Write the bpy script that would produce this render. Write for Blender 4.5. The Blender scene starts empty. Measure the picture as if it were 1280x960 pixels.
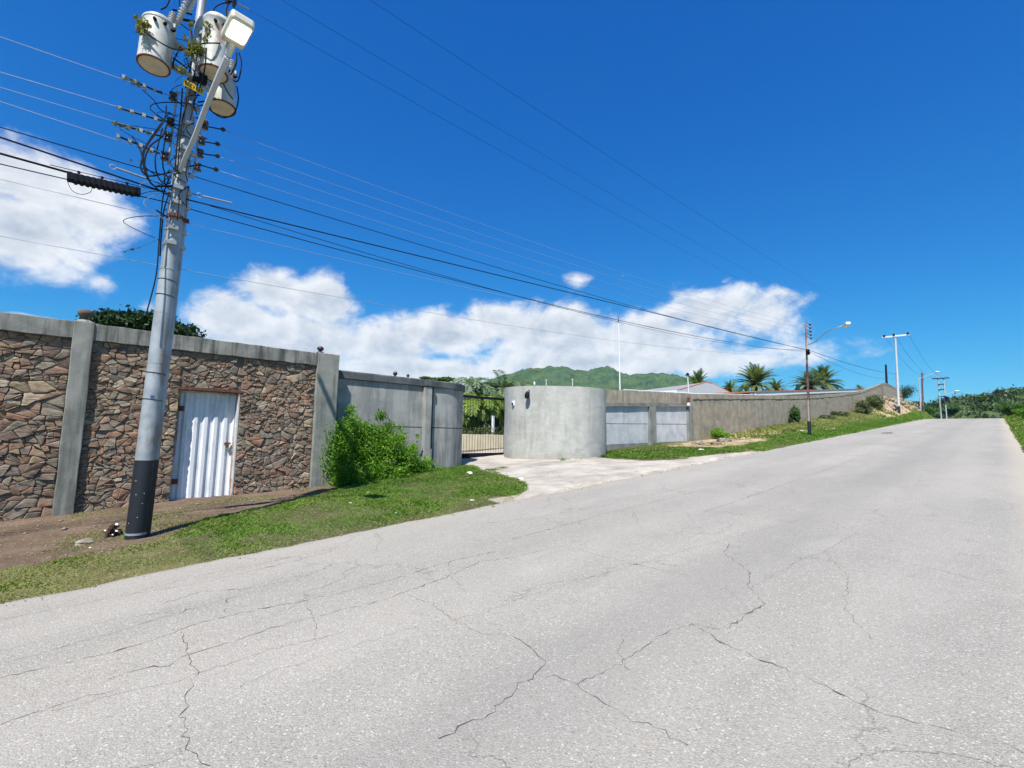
import bpy, bmesh, math, random
import numpy as np
from mathutils import Vector
S = bpy.context.scene
COL = S.collection
rad = math.radians

# ------------------------------------------------------------------ camera
F, YAW, PITCH, ROLL, CAMZ = 590.0, rad(45.8), rad(6.0), rad(1.0), 1.4
def basis():
    f0 = np.array([math.cos(YAW), math.sin(YAW), 0]); rt = np.array([math.sin(YAW), -math.cos(YAW), 0]); up = np.array([0, 0, 1.])
    fw = f0*math.cos(PITCH)+up*math.sin(PITCH); u = -f0*math.sin(PITCH)+up*math.cos(PITCH)
    return rt*math.cos(ROLL)+u*math.sin(ROLL), -rt*math.sin(ROLL)+u*math.cos(ROLL), fw
BA, BB, BC = basis()
def ray(x, y): return BA*(x-640)/F-BB*(y-480)/F+BC
def at_y(px, py, Y):
    d = ray(px, py); t = Y/d[1]; return (d[0]*t, Y, CAMZ+d[2]*t)
def at_x(px, py, X):
    d = ray(px, py); t = X/d[0]; return (X, d[1]*t, CAMZ+d[2]*t)
GR = .055
def on_road(px, py):
    d = ray(px, py); t = -CAMZ/(d[2]-GR*d[0]); return (d[0]*t, d[1]*t)
cd = bpy.data.cameras.new('camera'); cam = bpy.data.objects.new('camera', cd); COL.objects.link(cam)
cd.lens = F/1280*36; cd.sensor_width = 36; cd.clip_start = .05; cd.clip_end = 30000
from mathutils import Matrix
cam.matrix_world = Matrix(((BA[0], BB[0], -BC[0], 0), (BA[1], BB[1], -BC[1], 0), (BA[2], BB[2], -BC[2], CAMZ), (0, 0, 0, 1)))
S.camera = cam

# ------------------------------------------------------------------ node helper
class NT:
    def __init__(s, tree): s.t = tree; s.n = tree.nodes; s.l = tree.links
    def new(s, ty, ins=None, **kw):
        n = s.n.new(ty)
        for k, v in kw.items(): setattr(n, k, v)
        for k, v in (ins or {}).items():
            i = n.inputs[k]
            if isinstance(v, bpy.types.NodeSocket): s.l.new(v, i)
            else: i.default_value = v
        return n
    def m(s, op, a, b=None, c=None, clamp=False):
        n = s.n.new('ShaderNodeMath'); n.operation = op; n.use_clamp = clamp
        for i, v in enumerate((a, b, c)):
            if v is None: continue
            if isinstance(v, bpy.types.NodeSocket): s.l.new(v, n.inputs[i])
            else: n.inputs[i].default_value = v
        return n.outputs[0]
    def mix(s, f, a, b, bt='MIX'):
        n = s.n.new('ShaderNodeMix'); n.data_type = 'RGBA'; n.blend_type = bt
        for k, v in ((0, f), (6, a), (7, b)):
            if isinstance(v, bpy.types.NodeSocket): s.l.new(v, n.inputs[k])
            else: n.inputs[k].default_value = (*v, 1) if isinstance(v, tuple) and len(v) == 3 else v
        return n.outputs[2]
    def noise(s, vec, scale, detail=4, rough=.55, dist=0, out='Fac'):
        n = s.new('ShaderNodeTexNoise', {'Scale': scale, 'Detail': detail, 'Roughness': rough, 'Distortion': dist})
        if vec is not None: s.l.new(vec, n.inputs['Vector'])
        return n.outputs[out]
    def ramp(s, f, stops, interp='LINEAR'):
        n = s.n.new('ShaderNodeValToRGB'); s.l.new(f, n.inputs[0]); r = n.color_ramp; r.interpolation = interp
        while len(r.elements) < len(stops): r.elements.new(.5)
        for e, (p, c) in zip(r.elements, stops):
            e.position = p; e.color = (*c, 1) if not isinstance(c, (int, float)) else (c, c, c, 1)
        return n.outputs[0]
    def sm(s, x, lo, hi):
        n = s.n.new('ShaderNodeMapRange'); n.interpolation_type = 'SMOOTHSTEP'; s.l.new(x, n.inputs[0])
        n.inputs[1].default_value = lo; n.inputs[2].default_value = hi; return n.outputs[0]
    def scalev(s, v, sc):
        n = s.n.new('ShaderNodeVectorMath'); n.operation = 'MULTIPLY'; s.l.new(v, n.inputs[0]); n.inputs[1].default_value = sc; return n.outputs[0]

# ------------------------------------------------------------------ sky, sun, exposure
SUN_AZ, SUN_EL = rad(180+33), rad(57)      # direction towards the sun, measured from +x counter-clockwise
W = bpy.data.worlds.new('World'); S.world = W; W.use_nodes = True
nt = NT(W.node_tree); W.node_tree.nodes.clear()
sky = nt.new('ShaderNodeTexSky', sky_type='NISHITA', sun_disc=False, sun_elevation=SUN_EL, sun_rotation=rad(90)-SUN_AZ, air_density=1.0, dust_density=.25, ozone_density=3.0, altitude=0)
geo = nt.new('ShaderNodeTexCoord'); D = geo.outputs['Generated']
sx = nt.new('ShaderNodeSeparateXYZ', {0: D})
AZ = nt.m('ARCTAN2', sx.outputs[1], sx.outputs[0]); EL = nt.m('ARCSINE', sx.outputs[2])
def azel(px, py):
    d = ray(px, py); return math.atan2(d[1], d[0]), math.atan2(d[2], math.hypot(d[0], d[1]))
blobs = [(60, 228, 125, 52, 1), (30, 290, 135, 62, 1), (132, 352, 32, 26, .35), (186, 385, 26, 16, .35), (28, 396, 40, 8, .5), (105, 262, 80, 50, .8),
         (345, 366, 60, 40, 1), (300, 400, 72, 40, 1), (398, 378, 62, 38, 1), (380, 425, 150, 48, 1), (560, 418, 100, 36, 1), (620, 400, 60, 28, .9),
         (480, 432, 110, 34, .9), (690, 418, 110, 40, 1), (800, 422, 110, 44, 1), (885, 392, 66, 40, .75), (950, 402, 75, 36, .5), (770, 452, 260, 26, .9), (520, 462, 230, 24, .9),
         (725, 348, 34, 20, .10), (778, 346, 26, 16, .04), (1075, 438, 34, 15, -.02), (1000, 380, 34, 18, .25), (905, 352, 30, 12, .2)]
fld = None
for (cx, cy, rx, ry, w) in blobs:
    a, e = azel(cx, cy); a1, _ = azel(cx+rx, cy); a0, _ = azel(cx-rx, cy); _, e1 = azel(cx, cy-ry); _, e0 = azel(cx, cy+ry)
    ra = max(abs(a1-a0)/2, .01); re = max(abs(e1-e0)/2, .006)
    u = nt.m('DIVIDE', nt.m('SUBTRACT', AZ, a), ra); v = nt.m('DIVIDE', nt.m('SUBTRACT', EL, e), re)
    q = nt.m('SQRT', nt.m('ADD', nt.m('MULTIPLY', u, u), nt.m('MULTIPLY', v, v)))
    if w < .4: q = nt.m('SUBTRACT', w, nt.m('MULTIPLY', q, .6))       # thin wisps: a low, gently falling field that the noise breaks up
    else: q = nt.m('SUBTRACT', 1.0, q); q = nt.m('MINIMUM', q, nt.m('MULTIPLY', q, w))
    q = nt.m('MAXIMUM', q, -1.0)
    fld = q if fld is None else nt.m('SMOOTH_MAX', fld, q, .12)
# scattered cumulus over the rest of the sky, outside the sector the blobs describe
pw = nt.m('DIVIDE', 1.0, nt.m('MAXIMUM', sx.outputs[2], .05))
pl = nt.new('ShaderNodeCombineXYZ', {0: nt.m('MULTIPLY', sx.outputs[0], pw), 1: nt.m('MULTIPLY', sx.outputs[1], pw), 2: 0.0})
g0 = nt.m('SUBTRACT', nt.noise(pl.outputs[0], .55, 3), .62)
away = nt.m('SUBTRACT', 1.0, nt.sm(nt.m('ADD', nt.m('MULTIPLY', sx.outputs[0], math.cos(YAW)), nt.m('MULTIPLY', sx.outputs[1], math.sin(YAW))), -.2, .25))
fld = nt.m('MAXIMUM', fld, nt.m('SUBTRACT', nt.m('MULTIPLY', g0, 4.0), nt.m('MULTIPLY', nt.m('SUBTRACT', 1.0, away), 3.0)))
cv = nt.new('ShaderNodeVectorMath', {0: D, 1: (1.0, 1.0, 1.45)}, operation='MULTIPLY').outputs[0]
def fbm(vec): return nt.noise(vec, 9.0, 8, .60, .25)
n1 = fbm(cv)
off = nt.new('ShaderNodeVectorMath', {0: cv, 1: (-.016, .006, .020)}, operation='ADD').outputs[0]
n2 = fbm(off)
fine = nt.noise(cv, 34.0, 5, .6)
dens_raw = nt.m('ADD', fld, nt.m('MULTIPLY', nt.m('SUBTRACT', n1, .5), 1.7))
dens_raw = nt.m('ADD', dens_raw, nt.m('MULTIPLY', nt.m('SUBTRACT', fine, .5), .35))
dens = nt.sm(dens_raw, -.10, .46)
relief = nt.m('MULTIPLY', nt.m('SUBTRACT', n1, n2), 2.6)
body = nt.sm(dens_raw, .1, 1.1)
big = nt.noise(cv, 4.5, 3, .5)
lit = nt.m('ADD', nt.m('SUBTRACT', .92, nt.m('MULTIPLY', body, .52)), relief)
lit = nt.m('ADD', lit, nt.m('MULTIPLY', nt.m('SUBTRACT', big, .5), .5), None, True)
ccol = nt.mix(lit, (2.35, 2.8, 3.45), (5.3, 5.4, 5.55))
# the phone's strong blue: a per-channel tone of the whole sky, the same in every direction
sc_ = nt.new('ShaderNodeSeparateColor', {0: sky.outputs[0]}); K = .1*2**.85
def tone(c_, a, p): return nt.m('MULTIPLY', nt.m('POWER', nt.m('MULTIPLY', c_, K), p), a/K)
skyc = nt.new('ShaderNodeCombineColor', {0: tone(sc_.outputs[0], .20, 1.75), 1: tone(sc_.outputs[1], .51, 1.03), 2: tone(sc_.outputs[2], .78, .58)}).outputs[0]
fin = nt.mix(nt.m('MULTIPLY', dens, .95), skyc, ccol)
bg = nt.new('ShaderNodeBackground', {'Color': fin, 'Strength': .10})
wo = nt.new('ShaderNodeOutputWorld', {'Surface': bg.outputs[0]})
ld = bpy.data.lights.new('sun', 'SUN'); ld.energy = 4.6; ld.angle = rad(.5); ld.color = (1, .955, .89)
sun = bpy.data.objects.new('sun', ld); COL.objects.link(sun)
sv = Vector((math.cos(SUN_AZ)*math.cos(SUN_EL), math.sin(SUN_AZ)*math.cos(SUN_EL), math.sin(SUN_EL)))
sun.rotation_euler = sv.to_track_quat('Z', 'Y').to_euler(); sun.location = (-20, -15, 40)
S.view_settings.view_transform = 'Standard'; S.view_settings.look = 'None'; S.view_settings.gamma = 1; S.view_settings.exposure = .85
S.view_settings.use_curve_mapping = False

# ------------------------------------------------------------------ mesh helpers
def wl(o):
    v = Vector((0, 0, 0))
    while o is not None: v += o.location; o = o.parent
    return v
class MB:
    def __init__(s): s.v = []; s.f = []; s.mi = []; s.cur = 0
    def add(s, vs, fs):
        b = len(s.v); s.v += [tuple(map(float, p)) for p in vs]; s.f += [tuple(i+b for i in f) for f in fs]; s.mi += [s.cur]*len(fs); return s
    def box(s, c, d, rz=0, tilt=None):
        hx, hy, hz = d[0]/2, d[1]/2, d[2]/2; vs = []
        R = Matrix.Rotation(rz, 3, 'Z')
        if tilt: R = R @ tilt
        for z in (-hz, hz):
            for x, y in ((-hx, -hy), (hx, -hy), (hx, hy), (-hx, hy)):
                vs.append(Vector(c)+R @ Vector((x, y, z)))
        return s.add(vs, [(3, 2, 1, 0), (4, 5, 6, 7), (0, 1, 5, 4), (1, 2, 6, 5), (2, 3, 7, 6), (3, 0, 4, 7)])
    def bb(s, x0, x1, y0, y1, z0, z1): return s.box(((x0+x1)/2, (y0+y1)/2, (z0+z1)/2), (x1-x0, y1-y0, z1-z0))
    def tube(s, pts, r, n=6, caps=True):
        pts = [Vector(p) for p in pts]; rs = r if isinstance(r, (list, tuple)) else [r]*len(pts); rings = []
        t0 = (pts[1]-pts[0]).normalized(); a = t0.orthogonal().normalized(); vs = []
        for i, p in enumerate(pts):
            t = (pts[min(i+1, len(pts)-1)]-pts[max(i-1, 0)]).normalized()
            a = (a-t*a.dot(t)).normalized(); b = t.cross(a)
            for k in range(n):
                q = 2*math.pi*k/n; vs.append(p+(a*math.cos(q)+b*math.sin(q))*rs[i])
        fs = [(i*n+k, i*n+(k+1) % n, (i+1)*n+(k+1) % n, (i+1)*n+k) for i in range(len(pts)-1) for k in range(n)]
        if caps: fs += [tuple(range(n-1, -1, -1)), tuple((len(pts)-1)*n+k for k in range(n))]
        return s.add(vs, fs)
    def lathe(s, prof, o, n=20, axis=(0, 0, 1)):
        """prof: (radius, height) pairs from the bottom up"""
        q = Vector(axis).normalized().to_track_quat('Z', 'Y'); vs = []; o = Vector(o)
        for r, h in prof:
            for k in range(n):
                a = 2*math.pi*k/n; vs.append(o+q @ Vector((r*math.cos(a), r*math.sin(a), h)))
        fs = [(i*n+k, i*n+(k+1) % n, (i+1)*n+(k+1) % n, (i+1)*n+k) for i in range(len(prof)-1) for k in range(n)]
        fs += [tuple(range(n-1, -1, -1)), tuple((len(prof)-1)*n+k for k in range(n))]
        return s.add(vs, fs)
    def build(s, name, mat, parent=None, smooth=False, bevel=0, origin=None):
        me = bpy.data.meshes.new(name); L = wl(parent) if parent else Vector(origin or (0, 0, 0))
        me.from_pydata([(x-L.x, y-L.y, z-L.z) for x, y, z in s.v], [], s.f); me.update()
        mats = mat if isinstance(mat, (list, tuple)) else [mat]
        for m_ in mats: me.materials.append(m_)
        if len(mats) > 1: me.polygons.foreach_set('material_index', s.mi)
        if smooth:
            me.polygons.foreach_set('use_smooth', [True]*len(me.polygons))
            if smooth != 'all': me.set_sharp_from_angle(angle=rad(40))
        o = bpy.data.objects.new(name, me); COL.objects.link(o)
        if parent: o.parent = parent
        else: o.location = L
        if bevel:
            b = o.modifiers.new('bevel', 'BEVEL'); b.width = bevel; b.segments = 2; b.limit_method = 'ANGLE'; b.angle_limit = rad(40)
        return o
def thing(name, label, cat, loc, group=None):
    o = bpy.data.objects.new(name, None); COL.objects.link(o); o.location = loc; o.empty_display_size = .2
    return tag(o, label, cat, group)
def tag(o, label=None, cat=None, group=None, kind=None):
    if label: o['label'] = label
    if cat: o['category'] = cat
    if group: o['group'] = group
    if kind: o['kind'] = kind
    return o
def np_mesh(name, V, Fq, mat, col=None, parent=None, smooth=False, k=None, uv=None):
    """fast mesh: V (n,3), Fq (m,k)"""
    me = bpy.data.meshes.new(name); k = Fq.shape[1]; L = wl(parent) if parent else Vector((0, 0, 0))
    V = V-np.array(L); me.vertices.add(len(V)); me.vertices.foreach_set('co', V.astype(np.float32).ravel())
    me.loops.add(Fq.size); me.loops.foreach_set('vertex_index', Fq.astype(np.int32).ravel())
    me.polygons.add(len(Fq)); me.polygons.foreach_set('loop_start', np.arange(0, Fq.size, k, dtype=np.int32))
    if smooth: me.polygons.foreach_set('use_smooth', np.ones(len(Fq), bool))
    if col is not None:
        at = me.color_attributes.new('tint', 'FLOAT_COLOR', 'POINT'); c4 = np.ones((len(V), 4), np.float32); c4[:, :3] = col; at.data.foreach_set('color', c4.ravel())
    me.update(calc_edges=True); me.validate(); me.materials.append(mat)
    o = bpy.data.objects.new(name, me); COL.objects.link(o)
    if parent: o.parent = parent
    return o
def copy_tree(o, parent=None, loc=None):
    c = o.copy(); COL.objects.link(c)
    if parent: c.parent = parent
    if loc is not None: c.location = loc
    for ch in list(o.children): copy_tree(ch, c)
    return c

# ------------------------------------------------------------------ materials
def mat(name):
    m_ = bpy.data.materials.new(name); m_.use_nodes = True; t = NT(m_.node_tree); m_.node_tree.nodes.clear()
    p = t.new('ShaderNodeBsdfPrincipled'); t.new('ShaderNodeOutputMaterial', {'Surface': p.outputs[0]}); t.p = p
    t.pos = t.new('ShaderNodeNewGeometry').outputs['Position']; return m_, t
def setp(t, col=None, rough=None, metal=None, bump=None, bs=.3, bd=.01, spec=None):
    for k, v in (('Base Color', col), ('Roughness', rough), ('Metallic', metal), ('Specular IOR Level', spec)):
        if v is None: continue
        if isinstance(v, bpy.types.NodeSocket): t.l.new(v, t.p.inputs[k])
        else: t.p.inputs[k].default_value = (*v, 1) if isinstance(v, tuple) else v
    if bump is not None:
        b = t.new('ShaderNodeBump', {'Height': bump, 'Strength': bs, 'Distance': bd}); t.l.new(b.outputs[0], t.p.inputs['Normal'])
def concrete(name, a, b, dark=(.06, .06, .058), stain=.5, scale=1.0, course=False, iso=False, base=None, lo=.50):
    m_, t = mat(name); v = t.pos
    n = t.noise(v, 2.2*scale, 8, .6); f = t.noise(v, 38*scale, 4, .65)
    c = t.mix(t.sm(n, .34, .66), a, b)
    c = t.mix(t.m('MULTIPLY', t.m('SUBTRACT', f, .5), 1.0, None, True), c, tuple(min(1, x*1.5) for x in b))
    sv_ = t.scalev(v, (.35, 1.4, 1.3) if iso else (5.5, 5.5, .45)); st = t.noise(sv_, 1.3*scale, 6, .62); st2 = t.noise(t.scalev(v, (1, 1, .8)), .9, 5, .6)
    s = t.m('MULTIPLY', t.sm(t.m('ADD', t.m('MULTIPLY', st, .65), t.m('MULTIPLY', st2, .35)), lo, lo+.17), stain)
    c = t.mix(s, c, dark)
    if base:      # soil splashed on the foot of the wall
        zz = t.new('ShaderNodeSeparateXYZ', {0: v}).outputs[2]; sp = t.m('ADD', t.m('SUBTRACT', base, zz), t.m('MULTIPLY', t.m('SUBTRACT', t.noise(v, 2.6, 6, .65), .5), 1.2))
        c = t.mix(t.m('MULTIPLY', t.sm(sp, .0, .5), .5), c, (.24, .205, .165)); cr = t.new('ShaderNodeTexVoronoi', {'Vector': t.new('ShaderNodeVectorMath', {0: v, 1: t.scalev(t.noise(v, 2.0, 4, .6, 0, 'Color'), (.8, .8, .8))}, operation='ADD').outputs[0], 'Scale': .7}, feature='DISTANCE_TO_EDGE')
        c = t.mix(t.m('MULTIPLY', t.m('SUBTRACT', 1.0, t.sm(cr.outputs['Distance'], 0.0, .006)), .35), c, dark)
        tr_ = t.noise(t.scalev(v, (1.2, 1.2, 3.5)), 2.2, 5, .6, 1.0); c = t.mix(t.m('MULTIPLY', t.sm(tr_, .45, .7), .3), c, tuple(x*1.25 for x in b))
    h = t.m('ADD', t.m('MULTIPLY', n, .5), t.m('MULTIPLY', f, .5))
    if course:
        br = t.new('ShaderNodeTexBrick', {'Scale': 1.0, 'Mortar Size': .012, 'Brick Width': .42, 'Row Height': .21, 'Mortar Smooth': .6, 'Bias': 0.0})
        xyz = t.new('ShaderNodeSeparateXYZ', {0: v}); cb = t.new('ShaderNodeCombineXYZ', {0: xyz.outputs[0], 1: xyz.outputs[2]})
        t.l.new(cb.outputs[0], br.inputs['Vector'])
        k = t.m('MULTIPLY', br.outputs['Fac'], t.sm(t.noise(v, .5, 3), .35, .6))
        h = t.m('SUBTRACT', h, t.m('MULTIPLY', k, .25)); c = t.mix(t.m('MULTIPLY', k, .12), c, dark)
    setp(t, c, .92, bump=h, bs=.55, bd=.012, spec=.25)
    return m_
def plain(name, col, rough=.6, metal=0, var=.25, scale=12, rust=None, rustamt=.5, spec=None):
    m_, t = mat(name); n = t.noise(t.pos, scale, 5, .6)
    c = t.mix(t.m('MULTIPLY', t.sm(n, .35, .7), var), col, tuple(x*.45 for x in col))
    if rust:
        r = t.noise(t.scalev(t.pos, (1, 1, .4)), scale*.6, 6, .7); c = t.mix(t.sm(r, .62-rustamt*.3, .72-rustamt*.2), c, rust)
    setp(t, c, rough, metal, bump=n, bs=.12, bd=.004, spec=spec); return m_
def leafmat(name, a, b, trans=.35, attr=False):
    m_ = bpy.data.materials.new(name); m_.use_nodes = True; t = NT(m_.node_tree); m_.node_tree.nodes.clear()
    if attr:
        c = t.new('ShaderNodeAttribute', attribute_name='tint').outputs['Color']
        isl = t.new('ShaderNodeNewGeometry').outputs['Random Per Island']
        c = t.mix(t.m('MULTIPLY', isl, .5), c, t.mix(1.0, c, (.55, .55, .55), 'MULTIPLY'))
    else:
        isl = t.new('ShaderNodeNewGeometry').outputs['Random Per Island']
        n = t.noise(t.new('ShaderNodeNewGeometry').outputs['Position'], 1.7, 3)
        c = t.mix(t.m('ADD', t.m('MULTIPLY', isl, .6), t.m('MULTIPLY', t.sm(n, .35, .65), .4)), a, b)
    p = t.new('ShaderNodeBsdfPrincipled', {'Base Color': c, 'Roughness': .55, 'Specular IOR Level': .3})
    tr = t.new('ShaderNodeBsdfTranslucent', {'Color': t.mix(1.0, c, (1.25, 1.35, .5), 'MULTIPLY')})
    mx = t.new('ShaderNodeMixShader', {0: trans, 1: p.outputs[0], 2: tr.outputs[0]})
    t.new('ShaderNodeOutputMaterial', {'Surface': mx.outputs[0]}); return m_

M = {}
M['coping'] = concrete('weathered_concrete', (.17, .17, .155), (.28, .28, .255), (.055, .058, .052), .95, lo=.44)
M['column'] = concrete('greenish_column_concrete', (.17, .18, .16), (.265, .27, .24), (.09, .096, .085), .8, lo=.46)
M['render'] = concrete('grey_render', (.215, .22, .21), (.32, .325, .305), (.10, .105, .10), .7, lo=.47)
M['render_dark'] = concrete('mildewed_render', (.055, .062, .068), (.11, .118, .122), (.022, .026, .03), .7)
M['drum'] = concrete('pale_render', (.32, .322, .295), (.40, .40, .37), (.22, .215, .19), .5, base=1.0)
M['panel'] = concrete('pale_precast_panel', (.40, .42, .43), (.52, .535, .54), (.25, .26, .26), .5)
M['frame_c'] = concrete('raw_grey_beam', (.16, .165, .15), (.24, .245, .225), (.08, .08, .07), .5)
M['rough'] = concrete('rough_brown_grey_mortar', (.235, .205, .155), (.33, .29, .225), (.13, .11, .085), .5, course=True, iso=True)
M['beige'] = concrete('stained_cream_render', (.62, .55, .38), (.72, .66, .48), (.30, .27, .2), .55)
M['mortar'] = plain('stone_mortar', (.15, .12, .09), .95, var=.5, scale=20)
M['lens'] = None
M['galv'] = plain('galvanised_pole_steel', (.36, .39, .41), .5, .25, .55, 4, (.24, .20, .17), .25)
M['black'] = plain('black_bitumen_paint', (.012, .014, .02), .5, 0, .3, 9, (.10, .09, .08), .05)
M['wire'] = plain('dark_cable_jacket', (.008, .009, .014), .7, spec=.15)
M['alu'] = plain('aluminium_wire', (.30, .34, .40), .5, .4)
M['porcelain'] = plain('brown_porcelain', (.035, .022, .022), .25)
M['bushing'] = plain('grey_bushing_porcelain', (.42, .43, .43), .3)
M['tank'] = plain('white_tank_enamel', (.54, .54, .49), .55, 0, .5, 6, (.33, .25, .18), .3)
M['cream'] = plain('yellowed_lamp_housing', (.55, .52, .42), .5, 0, .2, 12)
M['tankb'] = plain('faded_tank_bottom', (.62, .55, .42), .7, 0, .35, 8)
M['rust'] = plain('rusty_steel', (.13, .045, .03), .85, .1, .4, 14, (.22, .10, .06), .4)
M['rustp'] = plain('reddish_painted_pole', (.22, .075, .06), .75, 0, .35, 2.5, (.28, .24, .21), .55)
M['rustd'] = plain('dark_rust_pole', (.07, .03, .03), .8, 0, .4, 3, (.2, .12, .1), .4)
M['white'] = plain('white_paint', (.74, .75, .75), .5, 0, .12, 8)
M['greyp'] = plain('pale_grey_pole', (.44, .46, .48), .6, 0, .25, 3)
M['yellow'] = plain('yellow_plate_paint', (.72, .47, .02), .5, 0, .2, 30)
M['roofg'] = plain('grey_roof_sheet', (.24, .25, .25), .75, 0, .3, 2)
M['roofr'] = plain('terracotta_roof', (.42, .16, .10), .85, 0, .35, 3)
M['wallw'] = plain('cream_house_paint', (.62, .58, .48), .85, 0, .25, 1)
M['glass'] = plain('dark_window_glass', (.03, .04, .05), .12)
M['gate'] = plain('black_gate_steel', (.006, .008, .016), .7, spec=.15)
M['bark'] = plain('rough_bark', (.10, .075, .055), .95, 0, .5, 10)
M['litter'] = plain('white_plastic', (.72, .72, .70), .5, 0, .1)
M['rock'] = concrete('pale_field_stone', (.20, .165, .13), (.30, .26, .215), (.10, .08, .06), .5, 4)
M['rock2'] = concrete('rubble_stone', (.16, .13, .10), (.30, .25, .19), (.07, .055, .04), .5, 2)
M['char'] = plain('charred_wood', (.035, .016, .012), .95, 0, .4, 40, (.45, .34, .28), .1)
M['ball1'] = concrete('brown_finial_mortar', (.08, .065, .056), (.125, .10, .085), (.05, .04, .035), .4, 3)
M['ball2'] = plain('dark_maroon_ball', (.035, .018, .02), .4)
M['vine'] = leafmat('yellowing_vine', (.10, .12, .02), (.26, .23, .05), .3)
M['leaf'] = leafmat('bright_bush_leaf', (.05, .15, .012), (.20, .38, .03), .42)
M['leafd'] = leafmat('dark_tree_leaf', (.014, .035, .014), (.035, .075, .024), .2)
M['leafm'] = leafmat('mid_tree_leaf', (.04, .10, .02), (.09, .19, .04), .3)
M['palm'] = leafmat('date_palm_leaf', (.09, .15, .05), (.20, .26, .09), .35)
M['palmg'] = leafmat('grey_green_palm_leaf', (.09, .14, .08), (.20, .27, .16), .25)
M['areca'] = leafmat('yellow_green_palm_leaf', (.07, .15, .02), (.25, .32, .06), .35)
M['scrub'] = leafmat('dry_scrub_leaf', (.06, .085, .03), (.15, .17, .07), .3)
M['grass'] = leafmat('grass_blades', (0, 0, 0), (0, 0, 0), .35, attr=True)
# lamp lens: a lit lamp
m_, t = mat('lit_lamp_lens'); setp(t, (.9, .9, .88), .3); t.p.inputs['Emission Color'].default_value = (1, .98, .92, 1); t.p.inputs['Emission Strength'].default_value = 6; M['lens'] = m_
# field stones: palette picked per stone
def stone_mat(name, island):
    m_, t = mat(name)
    r = t.new('ShaderNodeNewGeometry').outputs['Random Per Island'] if island else t.new('ShaderNodeObjectInfo').outputs['Random']
    pal = [(0.247, 0.161, 0.110), (0.223, 0.184, 0.140), (0.306, 0.174, 0.110), (0.198, 0.152, 0.114), (0.257, 0.216, 0.161), (0.286, 0.193, 0.127), (0.208, 0.174, 0.136), (0.334, 0.252, 0.161), (0.233, 0.152, 0.105),
           (0.228, 0.193, 0.144), (0.179, 0.129, 0.097), (0.296, 0.188, 0.127), (0.403, 0.330, 0.235), (0.213, 0.161, 0.123), (0.247, 0.197, 0.149), (0.325, 0.206, 0.136)]
    c = t.ramp(r, [(i/len(pal), q) for i, q in enumerate(pal)], 'CONSTANT')
    w = t.new('ShaderNodeCombineXYZ', {0: t.m('MULTIPLY', r, 37.0), 1: t.m('MULTIPLY', r, 91.0), 2: t.m('MULTIPLY', r, 53.0)})
    p = t.new('ShaderNodeVectorMath', {0: t.pos, 1: w.outputs[0]}, operation='ADD').outputs[0]
    band = t.noise(t.scalev(p, (4, 4, 24)), 1.6, 5, .65, 1.2); n = t.noise(p, 13, 6, .65)
    c = t.mix(t.sm(band, .40, .66), c, t.mix(1.0, c, (.52, .50, .50), 'MULTIPLY'))
    c = t.mix(t.m('MULTIPLY', t.sm(n, .5, .75), .5), c, (.30, .27, .23))
    setp(t, c, .88, bump=t.m('ADD', t.m('MULTIPLY', band, .7), t.m('MULTIPLY', n, .5)), bs=.8, bd=.014, spec=.3); return m_
M['stone'] = stone_mat('field_stone', False); M['stone_i'] = stone_mat('field_stone_far', True)
# door sheet
m_, t = mat('white_corrugated_sheet'); n = t.noise(t.scalev(t.pos, (2, 2, .6)), 3, 6, .6)
c = t.mix(t.sm(n, .45, .72), (.66, .68, .71), (.46, .48, .50)); c = t.mix(t.m('MULTIPLY', t.sm(t.noise(t.pos, 9, 6, .7), .66, .74), .7), c, (.25, .13, .07)); setp(t, c, .45, bump=n, bs=.1, bd=.01); M['sheet'] = m_

# asphalt
m_, t = mat('old_asphalt'); v = t.pos
fl = t.scalev(v, (1, 1, 0))
big = t.noise(t.scalev(v, (.12, .5, 0)), 1.0, 5, .6); mid = t.noise(fl, 1.1, 6, .6); blot = t.noise(fl, 3.2, 4, .6)
fine = t.noise(fl, 60, 3, .7); grit = t.new('ShaderNodeTexVoronoi', {'Vector': fl, 'Scale': 135.0, 'Randomness': 1.0}); grit2 = t.new('ShaderNodeTexVoronoi', {'Vector': fl, 'Scale': 115.0, 'Randomness': 1.0})
c = t.mix(t.sm(big, .35, .68), (.246, .228, .196), (.312, .288, .244))
c = t.mix(t.m('MULTIPLY', t.sm(mid, .4, .7), .4), c, (.31, .288, .252))
c = t.mix(t.m('MULTIPLY', t.sm(blot, .56, .74), .35), c, (.20, .19, .172))
patch_ = t.noise(t.scalev(v, (.35, .9, 0)), .55, 6, .65, .6); c = t.mix(t.m('MULTIPLY', t.sm(patch_, .50, .60), .30), c, (.215, .205, .19)); c = t.mix(t.m('MULTIPLY', t.sm(t.noise(t.scalev(v, (.5, 1.3, 0)), .8, 5, .6), .56, .68), .30), c, (.36, .335, .29))
gs = t.new('ShaderNodeSeparateColor', {0: grit.outputs['Color']}); gs2 = t.new('ShaderNodeSeparateColor', {0: grit2.outputs['Color']})
c = t.mix(t.m('MULTIPLY', t.sm(gs.outputs[0], .45, 1.0), .30), c, (.47, .46, .44))
c = t.mix(t.m('MULTIPLY', t.sm(gs.outputs[1], .6, 1.0), .40), c, (.125, .12, .112))
c = t.mix(t.m('MULTIPLY', t.m('GREATER_THAN', gs2.outputs[0], .965), .45), c, (.58, .57, .54))
c = t.mix(t.m('MULTIPLY', t.m('GREATER_THAN', gs2.outputs[1], .988), .5), c, (.09, .085, .08))
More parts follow.
